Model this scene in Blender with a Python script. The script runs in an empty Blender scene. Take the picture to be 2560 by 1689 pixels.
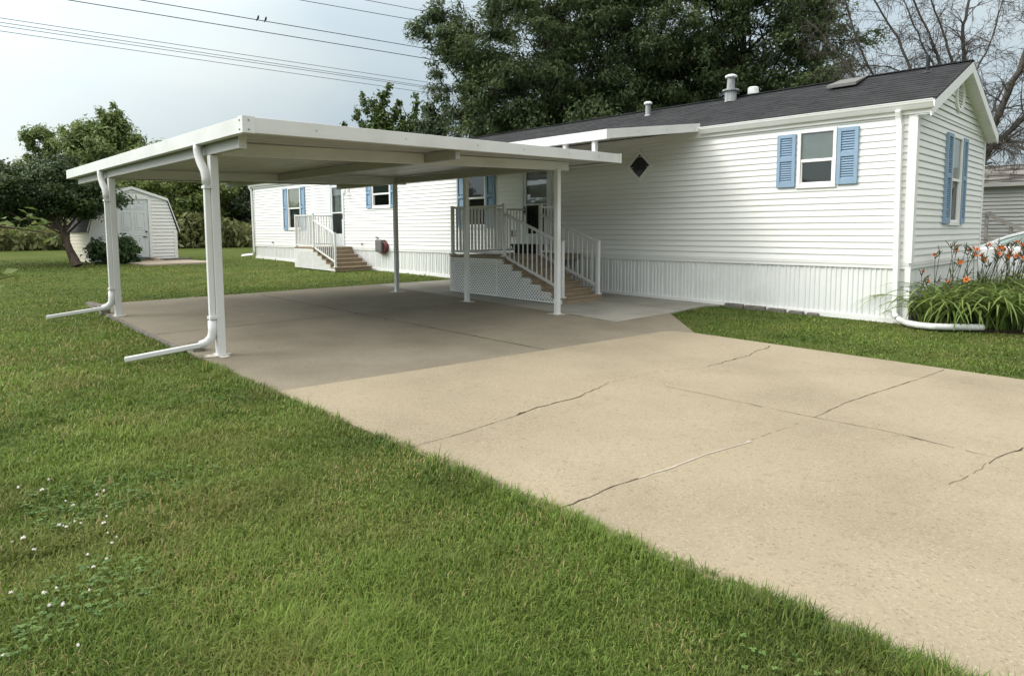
import bpy, bmesh, math, random
import numpy as np
from mathutils import Vector, Matrix

random.seed(7)
rng = np.random.default_rng(7)
scene = bpy.context.scene
COL = scene.collection
SLOPE = -0.01573

# ------------------------------------------------------------------ camera
cd = bpy.data.cameras.new("camera")
cam = bpy.data.objects.new("camera", cd)
COL.objects.link(cam)
Rt = Vector((0.69836359, 0.71572913, -0.00448499))
Up = Vector((-0.05945711, 0.06425679, 0.99616059))
Fw = Vector((-0.71326934, 0.69541562, -0.08742979))
cam.matrix_world = Matrix(((Rt.x, Up.x, -Fw.x, 2.90607), (Rt.y, Up.y, -Fw.y, -11.08357), (Rt.z, Up.z, -Fw.z, 1.41053), (0, 0, 0, 1)))
cd.sensor_width = 36.0
cd.lens = 36.0 * 1653.62 / 2560.0
cd.shift_y = -125.18 / 2560.0
cd.clip_start = 0.05
cd.clip_end = 3000
scene.camera = cam

# ------------------------------------------------------------------ sky and sun
SUN_EL, SUN_AZ = math.radians(38), math.radians(216)          # azimuth measured from +Y towards +X
sun_dir = Vector((math.sin(SUN_AZ) * math.cos(SUN_EL), math.cos(SUN_AZ) * math.cos(SUN_EL), math.sin(SUN_EL)))
world = bpy.data.worlds.new("World")
scene.world = world
world.use_nodes = True
wn, wl = world.node_tree.nodes, world.node_tree.links
wn.clear()
def W(t, **k):
    n = wn.new(t)
    for a, b in k.items(): setattr(n, a, b)
    return n
out = W('ShaderNodeOutputWorld')
sky = W('ShaderNodeTexSky', sky_type='NISHITA', sun_disc=False, sun_elevation=SUN_EL, sun_rotation=SUN_AZ, dust_density=2.0)
bg1 = W('ShaderNodeBackground'); bg1.inputs[1].default_value = 0.1
wl.new(sky.outputs[0], bg1.inputs[0])
tc = W('ShaderNodeTexCoord')
mp = W('ShaderNodeMapping'); mp.inputs['Scale'].default_value = (1.0, 1.0, 2.6)
wl.new(tc.outputs['Generated'], mp.inputs[0])
nz = W('ShaderNodeTexNoise'); nz.inputs['Scale'].default_value = 2.3; nz.inputs['Detail'].default_value = 5.0; nz.inputs['Roughness'].default_value = 0.42
wl.new(mp.outputs[0], nz.inputs['Vector'])
cr = W('ShaderNodeValToRGB')
cr.color_ramp.elements[0].position = 0.45; cr.color_ramp.elements[0].color = (0.585, 0.69, 0.75, 1)
cr.color_ramp.elements[1].position = 0.82; cr.color_ramp.elements[1].color = (0.79, 0.85, 0.825, 1)
# thinner, brighter cloud towards the west
ldt = W('ShaderNodeVectorMath', operation='DOT_PRODUCT'); ldt.inputs[1].default_value = (-0.985, 0.02, -0.12); wl.new(tc.outputs['Generated'], ldt.inputs[0])
lmr = W('ShaderNodeMapRange'); lmr.inputs['From Min'].default_value = 0.72; lmr.inputs['From Max'].default_value = 1.0; lmr.inputs['To Min'].default_value = -0.03; lmr.inputs['To Max'].default_value = 0.24
wl.new(ldt.outputs['Value'], lmr.inputs['Value'])
lad = W('ShaderNodeMath', operation='ADD'); wl.new(nz.outputs['Fac'], lad.inputs[0]); wl.new(lmr.outputs[0], lad.inputs[1])
wl.new(lad.outputs[0], cr.inputs[0])
sx = W('ShaderNodeSeparateXYZ'); wl.new(tc.outputs['Generated'], sx.inputs[0])
lum = W('ShaderNodeMapRange'); lum.inputs['From Min'].default_value = 0.0; lum.inputs['From Max'].default_value = 1.0
lum.inputs['To Min'].default_value = 0.63; lum.inputs['To Max'].default_value = 1.9
wl.new(sx.outputs['Z'], lum.inputs['Value'])
dt = W('ShaderNodeVectorMath', operation='DOT_PRODUCT'); dt.inputs[1].default_value = sun_dir
wl.new(tc.outputs['Generated'], dt.inputs[0])
gm = W('ShaderNodeMapRange'); gm.inputs['From Min'].default_value = 0.1; gm.inputs['From Max'].default_value = 1.0
gm.inputs['To Min'].default_value = 0.0; gm.inputs['To Max'].default_value = 1.0
wl.new(dt.outputs['Value'], gm.inputs['Value'])
gp = W('ShaderNodeMath', operation='POWER'); gp.inputs[1].default_value = 2.0; wl.new(gm.outputs[0], gp.inputs[0])
gs = W('ShaderNodeMath', operation='MULTIPLY_ADD'); gs.inputs[1].default_value = 2.4; wl.new(gp.outputs[0], gs.inputs[0]); wl.new(lum.outputs[0], gs.inputs[2])
hi = W('ShaderNodeMapRange'); hi.inputs['From Min'].default_value = 0.28; hi.inputs['From Max'].default_value = 0.62; wl.new(sx.outputs['Z'], hi.inputs['Value'])
him = W('ShaderNodeMix', data_type='RGBA'); wl.new(hi.outputs[0], him.inputs['Factor']); wl.new(cr.outputs[0], him.inputs['A']); him.inputs['B'].default_value = (0.98, 0.965, 0.93, 1)
bg2 = W('ShaderNodeBackground')
wl.new(him.outputs['Result'], bg2.inputs[0]); wl.new(gs.outputs[0], bg2.inputs[1])
mx = W('ShaderNodeMixShader'); mx.inputs[0].default_value = 0.86
wl.new(bg1.outputs[0], mx.inputs[1]); wl.new(bg2.outputs[0], mx.inputs[2]); wl.new(mx.outputs[0], out.inputs[0])

sl = bpy.data.lights.new("sun", 'SUN'); sl.energy = 1.5; sl.angle = math.radians(24); sl.color = (1.0, 0.96, 0.90)
so = bpy.data.objects.new("sun", sl); COL.objects.link(so)
so.rotation_euler = sun_dir.to_track_quat('Z', 'Y').to_euler()
so.location = (0, -20, 30)
scene.view_settings.view_transform = 'Standard'
scene.view_settings.look = 'None'
scene.view_settings.exposure = 0.2
scene.view_settings.gamma = 1.0
scene.view_settings.use_curve_mapping = False
scene.cycles.max_bounces = 6
scene.cycles.use_denoising = True
scene.cycles.denoising_input_passes = 'RGB_ALBEDO_NORMAL'
scene.cycles.denoising_prefilter = 'ACCURATE'
scene.cycles.transparent_max_bounces = 8

# ------------------------------------------------------------------ materials
MATS = {}
def mat(name, col, rough=0.6, spec=0.3, var=0.0, vscale=5.0, metal=0.0, bump=0.0, bscale=40.0, dirt=None, dscale=1.2, damt=0.0, stretch=(1, 1, 1), trans=0.0):
    """Principled colour with a noise variation, an optional second colour in patches and an optional bump."""
    m = bpy.data.materials.new(name); m.use_nodes = True
    nt = m.node_tree; N, L = nt.nodes, nt.links
    b = N['Principled BSDF']
    b.inputs['Roughness'].default_value = rough
    b.inputs['Specular IOR Level'].default_value = spec
    b.inputs['Metallic'].default_value = metal
    t = N.new('ShaderNodeTexCoord'); mpn = N.new('ShaderNodeMapping'); mpn.inputs['Scale'].default_value = stretch
    L.new(t.outputs['Object'], mpn.inputs[0])
    n1 = N.new('ShaderNodeTexNoise'); n1.inputs['Scale'].default_value = vscale; n1.inputs['Detail'].default_value = 4
    L.new(mpn.outputs[0], n1.inputs['Vector'])
    r = N.new('ShaderNodeValToRGB')
    lo = [max(0, c * (1 - var)) for c in col]; hi = [min(1, c * (1 + var)) for c in col]
    r.color_ramp.elements[0].position = 0.3; r.color_ramp.elements[0].color = (*lo, 1)
    r.color_ramp.elements[1].position = 0.7; r.color_ramp.elements[1].color = (*hi, 1)
    L.new(n1.outputs['Fac'], r.inputs[0])
    last = r.outputs[0]
    if dirt:
        n2 = N.new('ShaderNodeTexNoise'); n2.inputs['Scale'].default_value = dscale; n2.inputs['Detail'].default_value = 6
        L.new(mpn.outputs[0], n2.inputs['Vector'])
        mr = N.new('ShaderNodeMapRange'); mr.inputs['From Min'].default_value = 0.45; mr.inputs['From Max'].default_value = 0.75; mr.inputs['To Max'].default_value = damt
        L.new(n2.outputs['Fac'], mr.inputs['Value'])
        mi = N.new('ShaderNodeMix'); mi.data_type = 'RGBA'
        L.new(mr.outputs[0], mi.inputs['Factor']); L.new(last, mi.inputs['A']); mi.inputs['B'].default_value = (*dirt, 1)
        last = mi.outputs['Result']
    L.new(last, b.inputs['Base Color'])
    if bump:
        n3 = N.new('ShaderNodeTexNoise'); n3.inputs['Scale'].default_value = bscale; n3.inputs['Detail'].default_value = 3
        L.new(mpn.outputs[0], n3.inputs['Vector'])
        bp = N.new('ShaderNodeBump'); bp.inputs['Strength'].default_value = bump; bp.inputs['Distance'].default_value = 0.01
        L.new(n3.outputs['Fac'], bp.inputs['Height']); L.new(bp.outputs[0], b.inputs['Normal'])
    MATS[name] = m
    return m

def leafmat(name, dark, light, trans=0.25, rough=0.5, patch=None, pscale=0.5, pamt=0.7, dry=None):
    """Leaf or blade colour from a per-leaf random attribute, patches in object space, light passing through."""
    m = bpy.data.materials.new(name); m.use_nodes = True
    nt = m.node_tree; N, L = nt.nodes, nt.links
    b = N['Principled BSDF']; o = N['Material Output']
    b.inputs['Roughness'].default_value = rough; b.inputs['Specular IOR Level'].default_value = 0.25
    at = N.new('ShaderNodeAttribute'); at.attribute_name = 'tint'
    r = N.new('ShaderNodeValToRGB')
    r.color_ramp.elements[0].color = (*dark, 1); r.color_ramp.elements[1].color = (*light, 1)
    L.new(at.outputs['Fac'], r.inputs[0]); last = r.outputs[0]
    if dry:
        r.color_ramp.elements[1].position = 0.86
        e = r.color_ramp.elements.new(0.95); e.color = (*dry, 1)
    if patch:
        t = N.new('ShaderNodeTexCoord'); n2 = N.new('ShaderNodeTexNoise'); n2.inputs['Scale'].default_value = pscale; n2.inputs['Detail'].default_value = 4
        L.new(t.outputs['Object'], n2.inputs['Vector'])
        mr = N.new('ShaderNodeMapRange'); mr.inputs['From Min'].default_value = 0.46; mr.inputs['From Max'].default_value = 0.68; mr.inputs['To Max'].default_value = pamt
        L.new(n2.outputs['Fac'], mr.inputs['Value'])
        mi = N.new('ShaderNodeMix'); mi.data_type = 'RGBA'
        L.new(mr.outputs[0], mi.inputs['Factor']); L.new(last, mi.inputs['A']); mi.inputs['B'].default_value = (*patch, 1)
        last = mi.outputs['Result']
    L.new(last, b.inputs['Base Color'])
    if trans > 0:
        tr = N.new('ShaderNodeBsdfTranslucent'); L.new(last, tr.inputs['Color'])
        ms = N.new('ShaderNodeMixShader'); ms.inputs[0].default_value = trans
        L.new(b.outputs[0], ms.inputs[1]); L.new(tr.outputs[0], ms.inputs[2]); L.new(ms.outputs[0], o.inputs[0])
    MATS[name] = m
    return m

def glassmat(name, tint=(0.92, 0.95, 0.94), refl=0.06):
    m = bpy.data.materials.new(name); m.use_nodes = True
    N, L = m.node_tree.nodes, m.node_tree.links
    o = N['Material Output']; N.remove(N['Principled BSDF'])
    tr = N.new('ShaderNodeBsdfTransparent'); tr.inputs[0].default_value = (*tint, 1)
    gl = N.new('ShaderNodeBsdfGlossy'); gl.inputs['Roughness'].default_value = 0.03
    t = N.new('ShaderNodeTexCoord'); nn = N.new('ShaderNodeTexNoise'); nn.inputs['Scale'].default_value = 2.5
    L.new(t.outputs['Object'], nn.inputs['Vector'])
    bp = N.new('ShaderNodeBump'); bp.inputs['Strength'].default_value = 0.05; bp.inputs['Distance'].default_value = 0.03
    L.new(nn.outputs['Fac'], bp.inputs['Height']); L.new(bp.outputs[0], gl.inputs['Normal'])
    lw = N.new('ShaderNodeFresnel'); lw.inputs[0].default_value = 1.5
    ad = N.new('ShaderNodeMath'); ad.operation = 'ADD'; ad.inputs[1].default_value = refl; L.new(lw.outputs[0], ad.inputs[0])
    ms = N.new('ShaderNodeMixShader'); L.new(ad.outputs[0], ms.inputs[0]); L.new(tr.outputs[0], ms.inputs[1]); L.new(gl.outputs[0], ms.inputs[2])
    L.new(ms.outputs[0], o.inputs[0])
    MATS[name] = m
    return m

def concretemat(name, base, fleck, darkc, stain, stain_amt, stain_scale=0.7):
    """Broom-finished exposed concrete: fine aggregate flecks, wide stains, small dark specks."""
    m = bpy.data.materials.new(name); m.use_nodes = True
    N, L = m.node_tree.nodes, m.node_tree.links
    b = N['Principled BSDF']; b.inputs['Roughness'].default_value = 0.85; b.inputs['Specular IOR Level'].default_value = 0.15
    t = N.new('ShaderNodeTexCoord')
    def noise(s, d=3, ro=0.55):
        n = N.new('ShaderNodeTexNoise'); n.inputs['Scale'].default_value = s; n.inputs['Detail'].default_value = d; n.inputs['Roughness'].default_value = ro
        L.new(t.outputs['Object'], n.inputs['Vector']); return n
    def mix(f, a, bcol, lo, hi, amt):
        mr = N.new('ShaderNodeMapRange'); mr.inputs['From Min'].default_value = lo; mr.inputs['From Max'].default_value = hi; mr.inputs['To Max'].default_value = amt
        L.new(f, mr.inputs['Value'])
        mi = N.new('ShaderNodeMix'); mi.data_type = 'RGBA'; L.new(mr.outputs[0], mi.inputs['Factor'])
        if isinstance(a, tuple): mi.inputs['A'].default_value = (*a, 1)
        else: L.new(a, mi.inputs['A'])
        mi.inputs['B'].default_value = (*bcol, 1)
        return mi.outputs['Result']
    c = mix(noise(stain_scale, 6).outputs['Fac'], base, stain, 0.42, 0.72, stain_amt)
    c = mix(noise(0.28, 3).outputs['Fac'], c, stain, 0.5, 0.75, stain_amt * 0.6)
    n1 = noise(70, 3, 0.7)
    c = mix(n1.outputs['Fac'], c, fleck, 0.54, 0.70, 0.6)
    c = mix(noise(52, 3, 0.7).outputs['Fac'], c, darkc, 0.55, 0.70, 0.7)
    c = mix(noise(14, 4, 0.7).outputs['Fac'], c, darkc, 0.56, 0.72, 0.35)
    v = N.new('ShaderNodeTexVoronoi'); v.inputs['Scale'].default_value = 9.0; L.new(t.outputs['Object'], v.inputs['Vector'])
    mr = N.new('ShaderNodeMapRange'); mr.inputs['From Min'].default_value = 0.075; mr.inputs['From Max'].default_value = 0.045; mr.inputs['To Max'].default_value = 0.8
    L.new(v.outputs['Distance'], mr.inputs['Value'])
    th = N.new('ShaderNodeMath'); th.operation = 'GREATER_THAN'; th.inputs[1].default_value = 0.93
    sc = N.new('ShaderNodeSeparateColor'); L.new(v.outputs['Color'], sc.inputs[0]); L.new(sc.outputs[0], th.inputs[0])
    mm = N.new('ShaderNodeMath'); mm.operation = 'MULTIPLY'; L.new(mr.outputs[0], mm.inputs[0]); L.new(th.outputs[0], mm.inputs[1])
    mi = N.new('ShaderNodeMix'); mi.data_type = 'RGBA'; L.new(mm.outputs[0], mi.inputs['Factor']); L.new(c, mi.inputs['A']); mi.inputs['B'].default_value = (0.09, 0.075, 0.055, 1)
    L.new(mi.outputs['Result'], b.inputs['Base Color'])
    bp = N.new('ShaderNodeBump'); bp.inputs['Strength'].default_value = 0.35; bp.inputs['Distance'].default_value = 0.004
    L.new(n1.outputs['Fac'], bp.inputs['Height']); L.new(bp.outputs[0], b.inputs['Normal'])
    MATS[name] = m
    return m

VINYL = mat('white_vinyl', (0.80, 0.80, 0.775), 0.42, 0.35, 0.015, 3, dirt=(0.70, 0.70, 0.64), dscale=0.9, damt=0.35, stretch=(0.5, 0.5, 3))
SKIRT = mat('white_skirting', (0.76, 0.77, 0.75), 0.45, 0.3, 0.02, 2, dirt=(0.62, 0.63, 0.58), dscale=1.3, damt=0.5)
TRIM = mat('white_trim', (0.80, 0.80, 0.78), 0.4, 0.35, 0.02, 4, dirt=(0.68, 0.67, 0.61), dscale=2.0, damt=0.35)
ALU = mat('white_painted_aluminium', (0.66, 0.665, 0.65), 0.42, 0.35, 0.03, 3, dirt=(0.50, 0.50, 0.46), dscale=1.6, damt=0.6, bump=0.02, bscale=30)
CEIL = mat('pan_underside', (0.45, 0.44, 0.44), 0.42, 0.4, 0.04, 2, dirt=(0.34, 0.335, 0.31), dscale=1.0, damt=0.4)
BEAM = mat('beam_shaded_grey', (0.36, 0.355, 0.335), 0.5, 0.3, 0.03, 3)  # weathered grey, darkened further to carry the shade under the roof edge
SHUT = mat('blue_shutter', (0.245, 0.35, 0.465), 0.6, 0.2, 0.05, 6, dirt=(0.30, 0.395, 0.485), dscale=3, damt=0.4)
DARK = mat('dark_interior', (0.035, 0.038, 0.037), 0.9, 0.1)
SCREEN = mat('dark_screen', (0.045, 0.05, 0.05), 0.8, 0.15, 0.2, 200)
BLIND = mat('pale_blind', (0.62, 0.67, 0.60), 0.7, 0.2, 0.05, 6)
CURTW = mat('white_curtain', (0.80, 0.82, 0.82), 0.8, 0.1, 0.04, 5)
BLIND2 = mat('dim_blind', (0.26, 0.285, 0.265), 0.7, 0.2, 0.05, 6)
CURTAIN = mat('cream_shade', (0.52, 0.53, 0.40), 0.8, 0.1, 0.06, 5)
INDOOR = mat('inner_door', (0.40, 0.44, 0.41), 0.6, 0.2, 0.03, 3)
DARKPANE = mat('dark_pane', (0.022, 0.026, 0.026), 0.18, 0.35, 0.3, 6)
GLASS = glassmat('window_glass')
GLASS2 = glassmat('dim_glass', (0.62, 0.66, 0.64), 0.02)
GREENGLASS = glassmat('car_glass', (0.42, 0.62, 0.56), 0.06)
SHINGLE = mat('dark_shingles', (0.036, 0.037, 0.039), 0.95, 0.10, 0.4, 7, dirt=(0.066, 0.067, 0.069), dscale=2.2, damt=0.8, stretch=(1, 4, 4), bump=0.6, bscale=60)
GALV = mat('galvanised', (0.30, 0.31, 0.31), 0.6, 0.3, 0.35, 14, metal=0.1, stretch=(1, 1, 0.2))
WHITEMET = mat('white_metal', (0.78, 0.78, 0.76), 0.45, 0.3, 0.05, 8)
BLACK = mat('black_plastic', (0.018, 0.018, 0.02), 0.5, 0.3)
GREYBOX = mat('weathered_grey_plastic', (0.15, 0.147, 0.14), 0.7, 0.2, 0.1, 9)
HOSE = mat('maroon_hose', (0.16, 0.045, 0.045), 0.5, 0.3, 0.1, 12)
COMPOSITE = mat('tan_composite_board', (0.285, 0.225, 0.155), 0.7, 0.2, 0.12, 5, dirt=(0.20, 0.155, 0.105), dscale=3, damt=0.6, stretch=(3, 1, 3), bump=0.05, bscale=80)
LATT = mat('white_lattice', (0.74, 0.74, 0.71), 0.55, 0.25, 0.04, 5)
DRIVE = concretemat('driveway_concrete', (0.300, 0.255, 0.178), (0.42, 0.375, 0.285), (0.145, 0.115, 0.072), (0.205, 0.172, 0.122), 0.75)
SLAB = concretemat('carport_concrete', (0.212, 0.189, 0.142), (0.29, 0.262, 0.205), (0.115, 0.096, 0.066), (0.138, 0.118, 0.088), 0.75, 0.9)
WALKC = concretemat('walkway_concrete', (0.31, 0.30, 0.26), (0.40, 0.385, 0.34), (0.17, 0.155, 0.125), (0.20, 0.19, 0.16), 0.75, 1.3)
CRACK = mat('crack_fill', (0.05, 0.042, 0.03), 0.95, 0.05, 0.5, 30)
CAULK = mat('pale_joint_filler', (0.36, 0.325, 0.26), 0.9, 0.1, 0.1, 20)
STONE = mat('grey_edging_stone', (0.16, 0.145, 0.125), 0.95, 0.1, 0.3, 18, bump=0.6, bscale=50)
DOORP = mat('door_white', (0.66, 0.70, 0.71), 0.45, 0.3, 0.01, 3)
BARK = mat('grey_brown_bark', (0.085, 0.067, 0.052), 0.95, 0.1, 0.45, 9, stretch=(1, 1, 0.25), bump=0.8, bscale=25)
BARKD = mat('dark_bark', (0.03, 0.026, 0.022), 0.95, 0.1, 0.4, 7, stretch=(1, 1, 0.3), bump=0.7, bscale=20)
BAREB = mat('bare_bark', (0.078, 0.069, 0.060), 0.95, 0.08, 0.4, 6, stretch=(1, 1, 0.4), bump=0.5, bscale=20)
WIRE = mat('wire_black', (0.03, 0.03, 0.032), 0.7, 0.2)
CARP = mat('white_car_paint', (0.78, 0.79, 0.80), 0.22, 0.5, 0.01, 2)
CHROME = mat('chrome', (0.6, 0.6, 0.6), 0.2, 0.5, metal=1.0)
TYRE = mat('tyre_rubber', (0.02, 0.02, 0.02), 0.85, 0.2)
RED = mat('tail_light_red', (0.45, 0.02, 0.02), 0.2, 0.5)
GREYSIDE = mat('grey_siding', (0.40, 0.40, 0.38), 0.6, 0.25, 0.03, 3)
LICHEN = mat('lichen_roof', (0.085, 0.075, 0.068), 0.95, 0.1, 0.3, 5, dirt=(0.50, 0.49, 0.45), dscale=1.6, damt=0.9, stretch=(0.6, 2, 2))
GREYWOOD = mat('weathered_wood', (0.30, 0.28, 0.255), 0.9, 0.1, 0.15, 8)
SHEDROOF = mat('shed_shingles', (0.085, 0.083, 0.085), 0.95, 0.1, 0.25, 9)
BIRD = mat('bird_feathers', (0.02, 0.02, 0.022), 0.8, 0.1)
PETAL = mat('orange_petal', (0.60, 0.15, 0.03), 0.6, 0.2, 0.25, 30)
PETALY = mat('yellow_throat', (0.70, 0.32, 0.03), 0.6, 0.2, 0.1, 30)
WHITEFL = mat('clover_white', (0.74, 0.70, 0.66), 0.8, 0.1, 0.08, 90)
MULCH = mat('dark_mulch', (0.035, 0.026, 0.018), 0.98, 0.05, 0.5, 40, bump=0.8, bscale=60)
CHROMEBLACK = mat('black_handle', (0.012, 0.012, 0.013), 0.35, 0.4)
SOIL = leafmat('lawn_ground', (0.030, 0.050, 0.014), (0.030, 0.050, 0.014), 0.0, 0.95)

# lawn base: fine green mottling, olive and dark patches
def lawnmat():
    m = bpy.data.materials.new('lawn_base'); m.use_nodes = True
    N, L = m.node_tree.nodes, m.node_tree.links
    b = N['Principled BSDF']; b.inputs['Roughness'].default_value = 0.95; b.inputs['Specular IOR Level'].default_value = 0.05
    t = N.new('ShaderNodeTexCoord')
    n1 = N.new('ShaderNodeTexNoise'); n1.inputs['Scale'].default_value = 30; n1.inputs['Detail'].default_value = 6; n1.inputs['Roughness'].default_value = 0.7
    L.new(t.outputs['Object'], n1.inputs['Vector'])
    r = N.new('ShaderNodeValToRGB'); e = r.color_ramp.elements
    e[0].position = 0.32; e[0].color = (0.026, 0.046, 0.009, 1); e[1].position = 0.70; e[1].color = (0.125, 0.155, 0.042, 1)
    L.new(n1.outputs['Fac'], r.inputs[0])
    n2 = N.new('ShaderNodeTexNoise'); n2.inputs['Scale'].default_value = 0.6; n2.inputs['Detail'].default_value = 4
    L.new(t.outputs['Object'], n2.inputs['Vector'])
    mr = N.new('ShaderNodeMapRange'); mr.inputs['From Min'].default_value = 0.48; mr.inputs['From Max'].default_value = 0.7; mr.inputs['To Max'].default_value = 0.45
    L.new(n2.outputs['Fac'], mr.inputs['Value'])
    mi = N.new('ShaderNodeMix'); mi.data_type = 'RGBA'; L.new(mr.outputs[0], mi.inputs['Factor']); L.new(r.outputs[0], mi.inputs['A']); mi.inputs['B'].default_value = (0.13, 0.13, 0.042, 1)
    L.new(mi.outputs['Result'], b.inputs['Base Color'])
    bp = N.new('ShaderNodeBump'); bp.inputs['Strength'].default_value = 0.9; bp.inputs['Distance'].default_value = 0.03
    L.new(n1.outputs['Fac'], bp.inputs['Height']); L.new(bp.outputs[0], b.inputs['Normal'])
    return m
LAWN = lawnmat()
GRASS = leafmat('grass_blades', (0.026, 0.064, 0.006), (0.210, 0.295, 0.056), 0.32, 0.6, patch=(0.215, 0.195, 0.065), pscale=1.1, pamt=0.5, dry=(0.36, 0.29, 0.13))
CLOVER = leafmat('clover_leaves', (0.05, 0.11, 0.02), (0.13, 0.21, 0.055), 0.2)
LF_LOC = leafmat('locust_leaves', (0.046, 0.074, 0.032), (0.138, 0.182, 0.074), 0.32)
LF_CRAB = leafmat('dark_broad_leaves', (0.02, 0.042, 0.015), (0.08, 0.122, 0.04), 0.15)
LF_WIL = leafmat('pale_willow_leaves', (0.105, 0.155, 0.05), (0.26, 0.325, 0.115), 0.3)
LF_POP = leafmat('poplar_leaves', (0.05, 0.085, 0.026), (0.13, 0.185, 0.05), 0.3)
LF_MID = leafmat('mid_green_leaves', (0.075, 0.115, 0.032), (0.22, 0.265, 0.075), 0.3)
LF_DK = leafmat('blue_green_leaves', (0.045, 0.070, 0.036), (0.11, 0.145, 0.072), 0.25)
LF_WEED = leafmat('tall_weed_leaves', (0.12, 0.14, 0.05), (0.36, 0.37, 0.17), 0.3)
LF_BUSH = leafmat('bush_leaves', (0.022, 0.05, 0.018), (0.09, 0.145, 0.05), 0.2)
LF_LILY = leafmat('daylily_leaves', (0.06, 0.115, 0.022), (0.25, 0.32, 0.085), 0.3)
LF_SAP = leafmat('sapling_leaves', (0.085, 0.13, 0.03), (0.22, 0.27, 0.09), 0.35)
STALK = mat('flower_stalk', (0.085, 0.085, 0.045), 0.8, 0.1, 0.3, 15)

# ------------------------------------------------------------------ building helpers
WLOC = {}
def gz(x):
    return SLOPE * max(-45.0, min(9.0, x))

def tag(o, label=None, cat=None, group=None, kind=None):
    if label: o['label'] = label
    if cat: o['category'] = cat
    if group: o['group'] = group
    if kind: o['kind'] = kind
    return o

def empty(name, loc, label=None, cat=None, group=None):
    o = bpy.data.objects.new(name, None); COL.objects.link(o)
    o.location = loc; o.empty_display_size = 0.2
    WLOC[o.name] = Vector(loc)
    return tag(o, label, cat, group)

def link(name, me, parent=None, origin=None):
    o = bpy.data.objects.new(name, me); COL.objects.link(o)
    if parent is not None:
        o.parent = parent; WLOC[o.name] = WLOC[parent.name]
    else:
        org = Vector(origin) if origin is not None else Vector((0, 0, 0))
        o.location = org; WLOC[o.name] = org
    return o

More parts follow.
